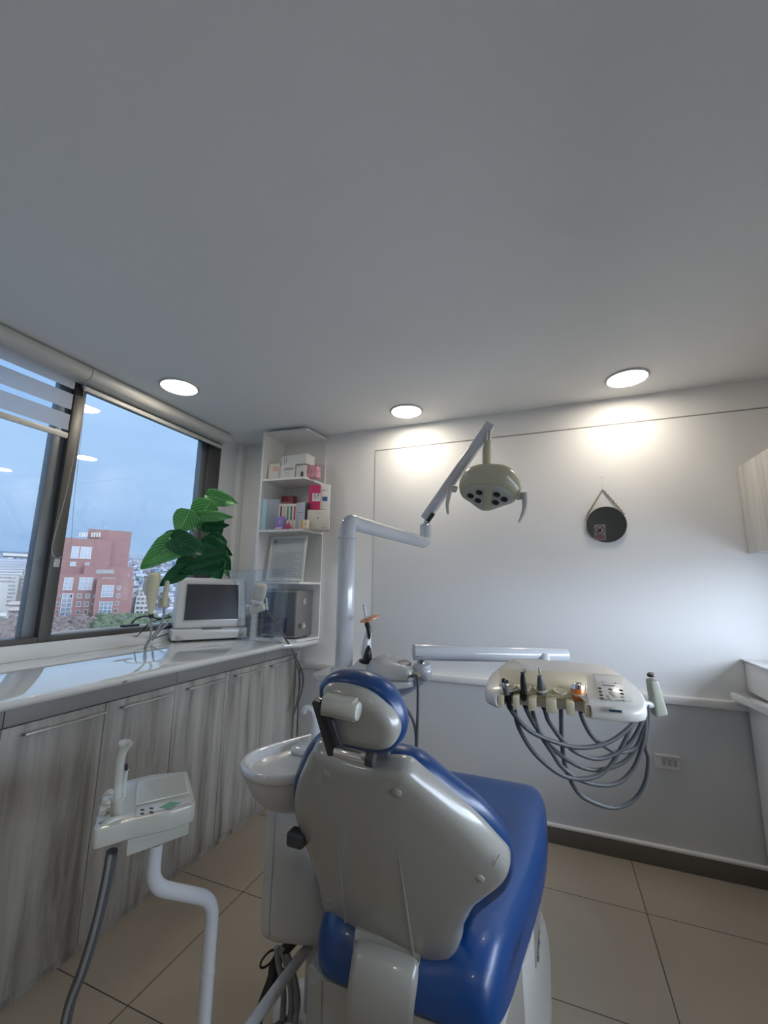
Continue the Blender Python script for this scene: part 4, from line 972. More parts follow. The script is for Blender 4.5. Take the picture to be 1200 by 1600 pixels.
for (x, y) in ((735.5, 774), (749, 769), (747, 781.5), (776.5, 772), (774.5, 784.5), (788, 779.5)):
    p = at_pl(x, y, FC+face_n*.006, face_n); bm = nb(); lathe(bm, [(.0215, 0), (.0225, .003), (.0185, .004)], p, face_n, 20, caps=False); rg = obj('lens_rim', bm, M['plastic_b'], fc_)
    bm = nb(); lathe(bm, [(.0195, 0), (.0195, .0022), (.0, .0035)], p, face_n, 20); obj('lamp_lens', bm, M['black'], fc_)
# handles
for s_, q in ((-1, [(713, 765), (704, 762), (701, 775), (699, 790), (700, 803)]), (1, [(808, 776), (819, 774), (820, 788), (817, 803), (811, 816)])):
    bm = nb(); r0 = at_y(*q[0], LY-.01); cyl(bm, r0, r0 + (at_y(*q[1], LY-.03)-r0)*.75, .019, 18, .003)
    r1 = at_y(*q[1], LY-.03); pts = spl([r1+Vector((0, 0, .012)), at_y(*q[2], LY-.04), at_y(*q[3], LY-.05), at_y(*q[4], LY-.055)], 6)
    cyl(bm, r0, r1, .013, 14)
    tube(bm, pts, [.016-.010*i/(len(pts)-1) for i in range(len(pts))], 12); obj('handle', bm, M['plastic_b'], ol, ang=50)

# curing light in its base on the shelf
cl = thing('curing_light', 'white and dark curing light with orange filter standing in its base', 'curing light', (-.69, 1.50, 1.080))
Dc = 1.60
B0 = Vector((at_y(572, 1040, 1.50).x, 1.50, 1.080))
bm = nb(); lathe(bm, [(.054, 0), (.055, .006), (.050, .020), (.040, .036), (.030, .046), (.024, .048)], B0, seg=32); obj('charging_base', bm, M['ceramic'], cl, ang=50)
bm = nb(); lathe(bm, [(.024, .040), (.029, .052), (.026, .056), (.014, .058)], B0+Vector((.006, -.012, -.004)), seg=24); obj('base_socket', bm, M['black'], cl, ang=50)
yy = 1.49
bm = nb(); tube(bm, spl([at_y(574, 1036, yy), at_y(573, 1015, yy), at_y(574, 1000, yy), at_y(576, 985, yy), at_y(573, 972, yy)], 6), [.017+.001*i if i < 6 else .019-.0007*(i-6) for i in range(25)], 16)
lb = obj('light_body', bm, M['ceramic'], cl, ang=60)
bm = nb(); tube(bm, spl([at_y(573, 1034, yy-.012), at_y(575.5, 1018, yy-.014), at_y(576, 1008, yy-.012)], 5), [.016, .0165, .016, .0155, .015, .013, .011, .009, .006, .004, .001], 12); obj('dark_inlay', bm, M['black'], lb)
bm = nb(); tube(bm, spl([at_y(577, 999, yy-.012), at_y(576.5, 985, yy-.012), at_y(573, 973, yy-.010)], 5), [.001, .004, .006, .007, .008, .0085, .009, .0095, .01, .01, .01], 12); obj('dark_inlay', bm, M['black'], lb)
bm = nb(); c_ = at_y(577.5, 966.5, yy); dv = (at_y(591, 963, yy)-at_y(564, 970, yy)).normalized(); nv = dv.cross(Vector((0, 1, .25)).normalized()).normalized()
lathe(bm, [(.0, -.0015), (.038, -.0015), (.038, .0015), (.0, .0015)], c_, nv, 36); obj('orange_filter', bm, M['orange'], cl)
bm = nb(); tube(bm, spl([at_y(572, 967, yy), at_y(570.5, 955, yy), at_y(569, 948, yy), at_y(571, 944, yy)], 5), [.006]*6+[.0055]*6+[.006, .0065, .007, .005][:4], 10); obj('light_guide', bm, M['ceramic'], cl)
# scaler
sc_ = thing('ultrasonic_scaler', 'white rounded scaler unit with blue-grey dial beside the curing light', 'scaler', (-.55, 1.46, 1.080))
cxs = at_y(618, 1040, 1.46); 
bm = nb(); ol_ = [(-.115, .03), (-.11, -.02), (-.06, -.05), (.06, -.055), (.072, -.03), (.072, .03), (.05, .055), (-.08, .055)]
cpt = Vector((cxs.x, 1.475, 1.080))
rp = rpoly(ol_, .03)
loft(bm, [[cpt + Vector((p.x*s_, p.y*s_, z + max(0, -(p.x-.0))*k)) for p in rp] for s_, z, k in ((.95, .001, 0), (1.0, .006, 0), (1.0, .022, .0), (.97, .034, .05), (.90, .042, .12), (.6, .050, .2), (.1, .053, .2))])
obj('scaler_body', bm, M['plastic'], sc_, ang=60)
bm = nb(); lathe(bm, [(.025, .0), (.025, .006), (.022, .009), (.0, .010)], cpt+Vector((.028, -.004, .047)), (.05, -.25, 1), 28); lab(obj('dial', bm, col('dial_blue', (.10, .12, .19), .3), sc_), 'blue-grey round dial')
bm = nb(); pp_ = cpt+Vector((.072, -.03, .026)); cyl(bm, pp_, pp_+Vector((.022, -.004, -.006)), .006, 12, .001); obj('water_fitting', bm, M['cream'], sc_)
bm = nb(); tube(bm, spl([cpt+Vector((.07, -.045, .02)), at_y(652, 1060, 1.40), at_y(653, 1100, 1.38), at_y(652, 1140, 1.37), at_y(650, 1190, 1.37)], 8), .005, 8)
tube(bm, spl([at_y(632, 1103, 1.36), at_y(645, 1125, 1.37), at_y(650, 1150, 1.37), at_y(650, 1190, 1.37)], 8), .0045, 8); obj('cord', bm, M['hose'], sc_)

# ------------------------------------------------------------------ upper arm + doctor's instrument table
it = thing('instrument_table', 'white doctor instrument table with keypad and five holders on a tube arm', 'instrument table', (.02, 1.3, 1.10))
a = at_d(646, 1019, 1.46); b = at_d(884, 1024, 1.55)
bm = nb(); cyl(bm, a, b, .0268, 32, .002); ta = obj('tube_arm', bm, M['enamel'], it, ang=45)
for q in ((653, 1026), (660, 1026)):
    p = at_d(q[0], q[1], 1.433); bm = nb(); sphere(bm, p, .0025, 8, 6); obj('screw', bm, M['steel'], ta)
bm = nb(); cyl(bm, at_d(850, 1026, 1.52), at_d(850, 1056, 1.46), .02, 20); obj('table_joint', bm, M['enamel'], it)
# body: sections across x, profile in (y,z)
YF, YBk = 1.20, 1.47
def zt_(y): return 1.112 + (y-YF)/(YBk-YF)*.078
X0, X1 = -.196, .222
_pc = [at_pl(x, y, Vector((0, YF, zt_(YF))), Vector((0, -(zt_(2)-zt_(1)), 1)).normalized()) for x, y in ((774, 1100), (924, 1112))]
NX0, NX1, NY = _pc[0].x, _pc[1].x, 1.262
outt = [(-.165, 1.212), (NX0-.001, 1.207), (NX0-.001, NY), (NX1+.001, NY), (NX1+.001, 1.203), (.165, 1.206), (.200, 1.225), (.210, 1.27), (.198, 1.34), (.165, 1.40), (.14, 1.435), (-.08, 1.442), (-.128, 1.435), (-.155, 1.38), (-.180, 1.32), (-.183, 1.235)]
ot = []
for i_, p_ in enumerate(outt):
    a_, b_, c_ = Vector(outt[i_-1]), Vector(p_), Vector(outt[(i_+1) % len(outt)]); r_ = .004 if i_ in (1, 2, 3, 4) else .03
    u_, v_ = (a_-b_).normalized(), (c_-b_).normalized(); q_ = min(r_, (a_-b_).length*.45, (c_-b_).length*.45)
    for k_ in range(4): t_ = k_/3; ot.append((b_+u_*q_)*(1-t_)**2 + b_*2*t_*(1-t_) + (b_+v_*q_)*t_*t_)
cxm = .012; cym = 1.32
bm = nb()
def tr_(s_, dz, top): return [Vector((cxm+(p.x-cxm)*s_, cym+(p.y-cym)*s_, (zt_(cym+(p.y-cym)*s_)+dz) if top else (1.086 + dz + max(0, p.y-1.25)*.10))) for p in ot]
loft(bm, [tr_(.93, 0, 0), tr_(.985, .006, 0), tr_(1.0, .016, 0), tr_(1.0, -.008, 1), tr_(.99, -.001, 1), tr_(.965, .003, 1), tr_(.5, .003, 1), tr_(.1, .003, 1)])
tb = obj('table_body', bm, M['table_white'], it, ang=45)
tn = Vector((0, -(zt_(2)-zt_(1)), 1)).normalized()
def ont(px, py, h=.004):      # point on the sloping table top
    return at_pl(px, py, Vector((0, YF, zt_(YF)))+tn*h, tn)
# holder bank (cream) with five notches
bm = nb(); q = [(781, 1046), (916, 1052), (924, 1112), (774, 1100)]
P4 = [ont(x, y) for x, y in q]; 
zc = 1.084
yf = 1.212
xa, xb = P4[3].x, P4[2].x
rowx = lambda px: ont(px, 1098).x
slots = [792, 817, 845, 877, 905]
bounds = [P4[3].x] ; 
bm = nb()
ysl = yf+.048
prism(bm, [Vector((P4[0].x, P4[0].y, zt_(P4[0].y)-.02)), Vector((P4[1].x, P4[1].y, zt_(P4[1].y)-.02)), Vector((xb, ysl, zt_(ysl)-.02)), Vector((xa, ysl, zt_(ysl)-.02))], (0, 0, .026), .002)
hb_ = obj('holder_bank', bm, M['cream'], it)
edges = [xa] ; sw = .011
xs = [rowx(p) for p in slots]
segs = []; c0 = xa
for x in xs: segs.append((c0, x-sw)); c0 = x+sw
segs.append((c0, xb))
bm = nb()
for s0, s1 in segs:
    if s1-s0 > .002: box(bm, s0, s1, yf, ysl+.004, zc+.004, zt_(yf)+.004, .004, 2)
obj('holder_fingers', bm, M['cream'], hb_)
for x in xs:
    bm = nb(); lathe(bm, [(.016, .0), (.0175, .004), (.017, .006), (.015, .0055), (.010, .003), (.0, .002)], (x, ysl+.004, zt_(ysl)+.002), (0, -.35, 1), 20); obj('holder_cup', bm, M['cream'], hb_)
# keypad panel
bm = nb(); kp = [(927, 1053), (973, 1057), (989, 1097), (935, 1092)]
prism(bm, [ont(x, y, .004) for x, y in kp], tn*.003, .001); kpo = obj('keypad_panel', bm, M['table_white'], it)
bm = nb(); prism(bm, [ont(x, y, .0072) for x, y in ((929, 1055), (968, 1058.5), (972, 1069), (932, 1066))], tn*.0006); obj('display', bm, col('lcd_grey', (.52, .53, .54), .25), kpo)
bm = nb()
for k in range(9): prism(bm, [ont(x, y, .0072) for x, y in ((941+2.3*k, 1069.2+.2*k), (942.6+2.3*k, 1069.3+.2*k), (943+2.3*k, 1071.2+.2*k), (941.4+2.3*k, 1071.1+.2*k))], tn*.0005)
for k in range(2): 
    prism(bm, [ont(x, y, .0081) for x, y in ((940+20*k, 1064.6+1.4*k), (943+20*k, 1064.8+1.4*k), (943+20*k, 1066+1.4*k), (940+20*k, 1065.8+1.4*k))], tn*.0003)
obj('maker_lettering', bm, M['ink_l'], kpo, smooth=False)
for (x, y), g_ in zip(((937, 1075.5), (938, 1081), (939.5, 1086.3), (940.5, 1091.5), (953.5, 1077.3), (970.5, 1079), (972, 1084.3), (973.5, 1089.8), (975, 1095)), (0, 0, 0, 0, 0, 0, 0, 1, 1)):
    p = ont(x, y, .007); bm = nb(); lathe(bm, [(.0045, 0), (.0045, .0012), (.003, .002)], p, tn, 14); obj('button', bm, M['cream_d'] if g_ else M['dark'], kpo)
for q in (((951.5, 1081), (956, 1081), (965, 1090), (960, 1090.5)), ((946.5, 1086), (951.5, 1086.3), (961, 1095), (955.5, 1095.3))):
    bm = nb(); prism(bm, [ont(x, y, .007) for x, y in q], tn*.0015, .0005); obj('arrow_button', bm, M['cream_d'], kpo)
yq = YF-.006
bm = nb(); a = at_y(950, 1106, yq); b = at_y(974, 1115.5, yq); box(bm, a.x, b.x, yq-.002, yq+.01, b.z, a.z, .001); sm_ = obj('status_window', bm, M['plastic'], it)
bm = nb(); a = at_y(952, 1108, yq-.002); b = at_y(971.5, 1113.8, yq-.002); box(bm, a.x, b.x, yq-.003, yq-.001, b.z, a.z); lab(obj('small_display', bm, col('display_blue', (.03, .06, .09), .2), sm_, smooth=False), 'dark blue small display')
# right-hand brake handle
hp = [at_d(1017, 1054, 1.25), at_d(1022, 1080, 1.25), at_d(1026, 1104, 1.25)]
Mh = aim(at_d(1022.5, 1086, 1.25), (hp[0]-hp[2]), RT)
hl = (hp[0]-hp[2]).length
bm = nb(); box(bm, -.017, .017, -.016, .016, -hl/2-.012, hl/2, .008, 3, M=Mh)
for v in bm.verts:
    w = Mh.inverted() @ v.co; k = (w.z+hl/2)/hl; w.x = w.x*(1.15-.45*k)+ .004*(1-k); v.co = Mh @ w
hh_ = obj('table_handle', bm, M['cream_d'], it, ang=50); lab(hh_, 'pale green-grey upright handle at the right end')
bm = nb(); lathe(bm, [(.0105, -.004), (.0105, .001), (.008, .004), (.0, .005)], hp[0], (hp[0]-hp[2]), 18); obj('brake_button', bm, M['black'], hh_)
bm = nb(); cyl(bm, at_d(995, 1098, 1.23), at_d(1020, 1101, 1.25), .011, 14); obj('handle_bar', bm, M['plastic'], it)

# handpieces resting in the holders, each with its own hose
def hose(pts, r=.0062): return tube(nb(), spl(pts, 10), r, 10)
HD = 1.265
def hp3(px, py, D=HD): return at_d(px, py, D)
endp = [(1001, 1098), (1005, 1098), (1009, 1100), (1012, 1102), (1008, 1100)]
def instrument(label, x, tip, hose_px, kind, DD):
    top = hp3(*tip, 1.27)
    t = thing('dental_handpiece', label, 'handpiece', top, 'instruments in the doctor table holders')
    return t
specs = [
 # label, slot px, body pts, hose px
 ('chrome-headed handpiece, leftmost in the instrument table', 0, [(787, 1064), (789, 1072), (792, 1085)], [(795, 1100), (801, 1113), (825, 1140), (860, 1157), (905, 1168), (950, 1160), (985, 1135), (1003, 1112), (1003, 1096)]),
 ('slim black air-water syringe, second from left in the instrument table', 1, [(817, 1050), (817, 1062), (819, 1082)], [(819, 1096), (824, 1112), (840, 1140), (862, 1168), (900, 1195), (935, 1203), (975, 1190), (998, 1160), (1008, 1125), (1007, 1098)]),
 ('dark turbine handpiece with thin metal tip, centre of the instrument table', 2, [(843.5, 1056), (845, 1070), (846, 1084)], [(847, 1096), (853, 1115), (858, 1128), (880, 1158), (905, 1178), (940, 1185), (980, 1165), (1002, 1130), (1006, 1100)]),
 ('empty-looking holder hose end, second from right in the instrument table', 3, None, [(875.5, 1084), (876.5, 1105), (877, 1130), (878, 1160), (884, 1200), (903, 1238), (930, 1255), (960, 1262), (990, 1250), (1008, 1222), (1013, 1185), (1008, 1165), (1012, 1125), (1011, 1100)]),
 ('silver and orange handpiece, rightmost in the instrument table', 4, [(903, 1070), (904, 1082), (906, 1095)], [(905, 1100), (910, 1122), (925, 1150), (945, 1166), (965, 1175), (990, 1170), (1003, 1150), (1006, 1120), (1004, 1098)])]
for k, (lb_, si, body, hx) in enumerate(specs):
    D0 = 1.255; t = thing('dental_handpiece', lb_, 'handpiece', hp3(slots[si], 1090, D0), 'instruments in the doctor table holders')
    n_ = len(hx); pts = []
    for i, (x, y) in enumerate(hx):
        f = i/(n_-1); Dd = 1.145 + .02*math.sin(PI*f)*(1 if k % 2 else -1)*.8 + .09*f + .012*k*math.sin(PI*f)
        pts.append(at_d(x, y, Dd))
    if body:
        if k == 4:
            c_ = hp3(903, 1074, 1.10); bm = nb(); lathe(bm, [(.0, .013), (.009, .012), (.013, .006), (.0185, .004), (.0185, -.006)], c_, (0, .28, 1), 24); obj('silver_head', bm, M['chrome'], t)
            bm = nb(); lathe(bm, [(.0175, -.006), (.0178, -.016), (.015, -.026), (.008, -.032)], c_, (0, .28, 1), 24); lab(obj('orange_body', bm, M['orange'], t), 'translucent orange body')
            bm = nb(); tube(bm, [hp3(904, 1079, 1.10), hp3(907, 1101, 1.095), hp3(909.5, 1106, 1.095)], [.010, .006, .005], 14); obj('nozzle', bm, M['chrome'], t)
            bm = nb(); tube(bm, spl([hp3(909.5, 1106, 1.095), hp3(911, 1109, 1.095), hp3(913, 1114, 1.095)], 3), .0012, 6); obj('tip', bm, M['black'], t)
        else:
            r_b = {0: [.006, .008, .008], 1: [.0045, .007, .009], 2: [.006, .010, .013]}[k]
            pp = spl([hp3(x, y, 1.12) for x, y in body], 5); n2 = len(pp); rad = [r_b[0]+(r_b[1]-r_b[0])*min(1, 2*i/(n2-1)) if i < n2/2 else r_b[1]+(r_b[2]-r_b[1])*(2*i/(n2-1)-1) for i in range(n2)]
            bm = nb(); tube(bm, pp, rad, 12); obj('handpiece_body', bm, {0: M['steel_d'], 1: M['black'], 2: M['hose']}[k], t)
            if k == 0:
                bm = nb(); sphere(bm, hp3(790, 1070, 1.11), .009, 12, 8); obj('chrome_head', bm, M['chrome'], t)
                bm = nb(); sphere(bm, hp3(787, 1063, 1.11), .006, 10, 8); sphere(bm, hp3(792, 1065, 1.11), .005, 10, 8); obj('black_tip', bm, M['black'], t)
            if k == 1: bm = nb(); tube(bm, spl([hp3(815, 1053, 1.12), hp3(816, 1049, 1.12), hp3(819, 1047, 1.12), hp3(820, 1050, 1.115)], 4), .004, 8); obj('chrome_tip', bm, M['chrome'], t)
            if k == 2: bm = nb(); tube(bm, [hp3(844, 1053, 1.12), hp3(843, 1048, 1.12), hp3(842, 1043.5, 1.12)], [.003, .0022, .0016], 8); obj('metal_tip', bm, M['steel'], t)
    obj('hose_sleeve', hose([hp3(slots[si]+(2 if k == 0 else 0), 1083, 1.125), pts[0], pts[0].lerp(pts[1], .5)], .0078), M['black'], t)
    obj('hose', hose(pts), M['hose'], t)
# extra loop hose under the table
bm = hose([at_d(804, 1110, 1.17), at_d(812, 1140, 1.17), at_d(838, 1180, 1.18), at_d(880, 1212, 1.19), at_d(920, 1216, 1.20), at_d(950, 1200, 1.21), at_d(975, 1160, 1.22), at_d(995, 1112, 1.235)])
tube(bm, spl([at_d(832, 1112, 1.18), at_d(843, 1145, 1.18), at_d(862, 1175, 1.19), at_d(880, 1200, 1.20), at_d(915, 1222, 1.20), at_d(960, 1225, 1.21), at_d(990, 1200, 1.22), at_d(1007, 1150, 1.23), at_d(1008, 1100, 1.24)], 10), .0062, 10)
obj('looped_hoses', bm, M['hose'], it)

# ------------------------------------------------------------------ assistant table on its bent pipe
at = thing('assistant_table', 'small white assistant instrument table with four holder slots on a bent pipe', 'instrument table', (-.86, .82, .86))
TN = Vector((0, 0, 1)); ZT = .895
A0 = at_z(143, 1312, .885); A1 = at_z(158, 1250, ZT); A2 = at_z(186, 1222, ZT+.01); A3 = at_z(293, 1205, ZT+.01); A4 = at_z(306, 1262, ZT); A5 = at_z(150, 1322, .872)
top = [at_z(143, 1310, ZT-.012), at_z(160, 1246, ZT-.002), at_z(196, 1219, ZT), at_z(240, 1209, ZT), at_z(293, 1204, ZT), at_z(300, 1228, ZT), at_z(306, 1256, ZT), at_z(262, 1270, ZT), at_z(205, 1285, ZT-.004)]
tp = rpoly([(p.x, p.y) for p in top], .012, 3)
mxx = sum(p.x for p in tp)/len(tp); myy = sum(p.y for p in tp)/len(tp)
bm = nb(); loft(bm, [[Vector((mxx+(p.x-mxx)*s_, myy+(p.y-myy)*s_, z)) for p in tp] for s_, z in ((.93, ZT-.040), (.985, ZT-.036), (1.0, ZT-.028), (1.0, ZT-.006), (.985, ZT-.001), (.96, ZT), (.5, ZT), (.1, ZT))])
tb2 = obj('table_body', bm, M['plastic_b'], at, ang=40)
bm = nb(); u_b = [at_z(200, 1312, ZT-.05), at_z(296, 1280, ZT-.05), at_z(292, 1240, ZT-.05), at_z(215, 1250, ZT-.05)]
prism(bm, [p+Vector((0, 0, -.035)) for p in u_b], (0, 0, .05), .006); obj('underbox', bm, M['plastic_b'], at)
def onz_(px, py, h=.0005): return at_z(px, py, ZT+h)
bm = nb(); prism(bm, [onz_(x, y) for x, y in ((215, 1220), (291, 1206), (297, 1240), (212, 1259))], (0, 0, .0015), .0005); obj('tray_inset_border', bm, M['plastic'], at)
bm = nb(); prism(bm, [onz_(x, y, .002) for x, y in ((218, 1223), (287, 1210), (293, 1238), (215, 1255))], (0, 0, .001)); obj('tray_inset', bm, M['plastic_b'], at)
bm = nb(); prism(bm, [onz_(x, y, .001) for x, y in ((214, 1263), (297, 1246), (300, 1253), (212, 1277))], (0, 0, .001)); kp2 = obj('keypad_strip', bm, M['plastic'], at)
for x, y in ((222.5, 1265.5), (236.5, 1263), (222, 1271.5), (236.5, 1269)):
    bm = nb(); p = onz_(x, y, .002); sphere(bm, p, .006, 12, 6, (1, .6, .25)); obj('button', bm, M['dark'], kp2)
bm = nb(); prism(bm, [onz_(x, y, .002) for x, y in ((249, 1262), (266, 1253), (283, 1254), (266, 1264))], (0, 0, .0008)); lab(obj('green_sticker', bm, col('leafy_green', (.13, .34, .22), noise=.5, nscale=120), kp2, smooth=False), 'green diamond sticker')
# ridges between holder slots
for k, ((x0, y0), (x1, y1)) in enumerate((((159, 1250), (181, 1238)), ((154, 1268), (176, 1254)), ((150, 1285), (172, 1270)), ((146, 1303), (196, 1277)))):
    a = onz_(x0, y0, -.012); b = onz_(x1, y1, -.002); bm = nb(); tube(bm, spl([a, a.lerp(b, .5)+Vector((0, 0, .008)), b], 5), [.004, .0055, .0065, .007, .0075, .0075, .007, .0065, .006, .004, .002], 10); obj('holder_ridge', bm, M['plastic_b'], at)
for (x0, y0), (x1, y1) in (((157, 1258), (180, 1246)), ((152.5, 1276), (175, 1262)), ((148.5, 1294), (174, 1279))):  # dark strips stand in for the shade inside the notches
    bm = nb(); tube(bm, spl([onz_(x0, y0, -.008), onz_(x0, y0, -.001).lerp(onz_(x1, y1, -.001), .5), onz_(x1, y1, -.001)], 4), [.003, .0045, .005, .005, .0045, .004, .003, .002, .001], 8); lab(obj('slot_shade', bm, M['steel_d'], at), 'dark strip painted as slot shade between ridges')
# pipe
pj = [at_d(243, 1318, .985), at_d(247, 1368, .995), at_d(262, 1380, 1.0), at_d(320, 1402, 1.04), at_d(334, 1420, 1.055), at_d(329, 1590, 1.10)]
base_p = Vector((pj[-1].x, pj[-1].y, .215))
bm = nb(); pts = bent([pj[0], pj[0]*.25+Vector((pj[1].x, pj[1].y, pj[1].z))*.75-Vector((0,0,.02)), at_d(250, 1376, .995), at_d(332, 1404, 1.05), Vector((base_p.x, base_p.y, .52)), base_p, Vector((-.80, 1.42, .215))], .045, 8)
P_up = at_d(243, 1318, .985); P_l = Vector((P_up.x, P_up.y, at_d(247, 1378, .985).z)); P_r = at_d(333, 1405, 1.05); P_r2 = Vector((P_r.x, P_r.y, .215))
pts = bent([P_up, P_l, P_r, P_r2, Vector((-.81, 1.43, .215))], .04, 8)
tube(bm, pts, .0165, 18); pi_ = obj('bent_pipe', bm, M['enamel'], at, ang=60)
bm = nb(); zj = at_x(328, 1515, P_r.x).z; cyl(bm, (P_r.x, P_r.y, zj-.003), (P_r.x, P_r.y, zj+.003), .0178, 18); obj('pipe_collar', bm, M['enamel'], pi_)
# clear suction mouthpieces standing in the table
t = thing('suction_tip', 'clear plastic suction mouthpiece standing upright in the assistant table', 'suction tip', onz_(184, 1268))
q = [(183, 1262), (184, 1235), (187, 1200), (191, 1178), (197, 1161)]
Dm = .925
bm = nb(); pp = spl([at_d(x, y, Dm) for x, y in q], 6); n_ = len(pp); tube(bm, pp, [.0085]*(n_-6)+[.0088, .0095, .0105, .012, .0135, .0145], 16, caps=False)
obj('clear_tube', bm, M['clear'], t)
bm = nb(); cyl(bm, at_d(182, 1274, Dm), at_d(183.5, 1246, Dm), .0125, 18, .002); obj('socket_sleeve', bm, M['plastic_b'], t)
t = thing('saliva_ejector', 'thin clear saliva ejector beside the wide mouthpiece in the assistant table', 'suction tip', onz_(194, 1245))
bm = nb(); tube(bm, [at_d(193, 1244, .94), at_d(195, 1222, .94), at_d(197, 1203, .94)], .005, 10); obj('clear_tube', bm, M['clear'], t)
bm = nb(); tube(bm, spl([at_d(197, 1203, .94), at_d(197.5, 1197, .94), at_d(197, 1193, .94)], 3), .0035, 8); obj('dark_filter', bm, M['dark'], t)
# suction hoses hanging down from the table
t = thing('suction_hose', 'ribbed grey suction hose hanging from the small assistant table to the floor', 'hose', at_d(172, 1334, .93))
e_ = at_d(100, 1600, .97)
pts_ = [at_d(175, 1330, .93), at_d(168, 1370, .93), at_d(152, 1440, .94), at_d(131, 1510, .95), at_d(104, 1592, .965)]
e2 = pts_[-1]; pts_ += [Vector((e2.x-.03, e2.y+.02, .15)), Vector((e2.x-.02, e2.y+.14, .016)), Vector((-.86, 1.40, .016))]
bm = nb(); tube(bm, spl(pts_, 8), .0115, 12); obj('wide_hose', bm, M['hose'], t)
bm = nb(); tube(bm, [p+Vector((.010, -.012, 0)) for p in spl(pts_, 8)], .004, 8); obj('thin_hose', bm, M['hose_l'], t)
# hoses bundled under the water column
t = thing('hose_bundle', 'bundle of grey and black hoses hanging below the water column', 'hoses', (-.82, 1.36, .0))
bm = nb(); tube(bm, spl([(-.80, 1.38, .30), at_d(433, 1500, 1.38), at_d(425, 1530, 1.36), at_d(407, 1580, 1.32), at_z(388, 1640, .03)], 8), .017, 12); lab(obj('black_hose', bm, M['black'], t), 'thick black hose')
for k, q in enumerate((((432, 1480), (436, 1510), (443, 1550), (441, 1600), (438, 1640)), ((438, 1480), (450, 1515), (455, 1560), (453, 1600), (450, 1640)), ((444, 1478), (458, 1520), (465, 1560), (462, 1590), (455, 1640)))):
    pp = [at_d(x, y, 1.37-.01*i) for i, (x, y) in enumerate(q)]; pp[-1] = at_z(*q[-1], .02)
    bm = nb(); tube(bm, spl(pp, 8), .0095, 10); obj('grey_hose', bm, M['hose_l'], t)
bm = nb(); c_ = at_d(419, 1498, 1.36)
tube(bm, [c_ + RT*(.022*math.cos(a_)*.9)+UP*(.020*math.sin(a_))+FW*(.02*math.cos(a_)) for a_ in [i*PI/9 for i in range(18)]]+[c_+RT*.0198+FW*.02], .0035, 8)
obj('cable_tie', bm, M['black'], t)
bm = nb(); tube(bm, spl([at_d(438, 1515, 1.36), at_d(460, 1512, 1.38), at_d(476, 1490, 1.40), at_d(492, 1462, 1.42)], 8), .004, 8); obj('black_cable', bm, M['black'], t)

# ------------------------------------------------------------------ the city outside
def city(px, py, R):
    d = ray(px, py); t = R/math.hypot(d.x, d.y); return CO + d*t
def cframe(px, R, yaw=0):
    d = ray(px, 880); d = Vector((d.x, d.y, 0)).normalized(); d = Matrix.Rotation(yaw, 3, 'Z') @ d
    r = Vector((d.y, -d.x, 0)); o = city(px, 880, R); o.z = 0
    return d, r, o
def cplane(px, py, fr, off=0):
    d, r, o = fr; p = at_pl(px, py, o + d*off, d); return (p-o).dot(r), p.z
def cbox(bm, fr, s0, s1, t0, t1, z0, z1):
    d, r, o = fr
    vs = [o + r*s + d*t + Vector((0, 0, z)) for s in (s0, s1) for t in (t0, t1) for z in (z0, z1)]
    vs = [bm.verts.new(v) for v in vs]
    for q in ((0,1,3,2),(4,6,7,5),(0,4,5,1),(2,3,7,6),(0,2,6,4),(1,5,7,3)): bm.faces.new([vs[i] for i in q])
def ppx(bm, fr, x0, y0, x1, y1, off, dep, zb=None):
    a = cplane(x0, y0, fr, off); b = cplane(x1, y1, fr, off)
    cbox(bm, fr, a[0], b[0], off, off+dep, b[1] if zb is None else zb, a[1]); return bm
BR = mat('red_brick', (0.060, 0.026, 0.024), .8, noise=.18, nscale=.5); BR2 = col('brick_dark', (0.063, 0.018, 0.015), .8, noise=.1)
WF = col('window_white', (0.116, 0.118, 0.122)); PG = col('window_pane_far', (0.030, 0.042, 0.063), .2); PGD = col('window_pane_dark', (0.007, 0.009, 0.015), .25)
CW = col('concrete_white', (0.126, 0.128, 0.122), .7, noise=.08, nscale=.4); CG = col('concrete_grey', (0.089, 0.093, 0.099), .7)
def win(par, fr, x0, y0, x1, y1, off, nx=1, ny=1, pane=None, frm=None):
    bm = nb(); a = cplane(x0, y0, fr, off); b = cplane(x1, y1, fr, off); w = b[0]-a[0]; h = a[1]-b[1]; e_ = min(w, h)*.10/max(1, min(nx, ny)*.7)
    cbox(bm, fr, a[0]-e_, b[0]+e_, off-.12, off-.0, a[1], a[1]+e_); cbox(bm, fr, a[0]-e_, b[0]+e_, off-.12, off, b[1]-e_*1.5, b[1])
    for i in range(nx+1): cbox(bm, fr, a[0]+w*i/nx-e_*.5, a[0]+w*i/nx+e_*.5, off-.12, off, b[1], a[1])
    for j_ in range(1, ny): cbox(bm, fr, a[0], b[0], off-.12, off, b[1]+h*j_/ny-e_*.5, b[1]+h*j_/ny+e_*.5)
    f = obj('window', bm, frm or WF, par, smooth=False)
    bm = nb(); cbox(bm, fr, a[0], b[0], off-.06, off-.02, b[1], a[1]); obj('pane', bm, pane or PG, f, smooth=False)

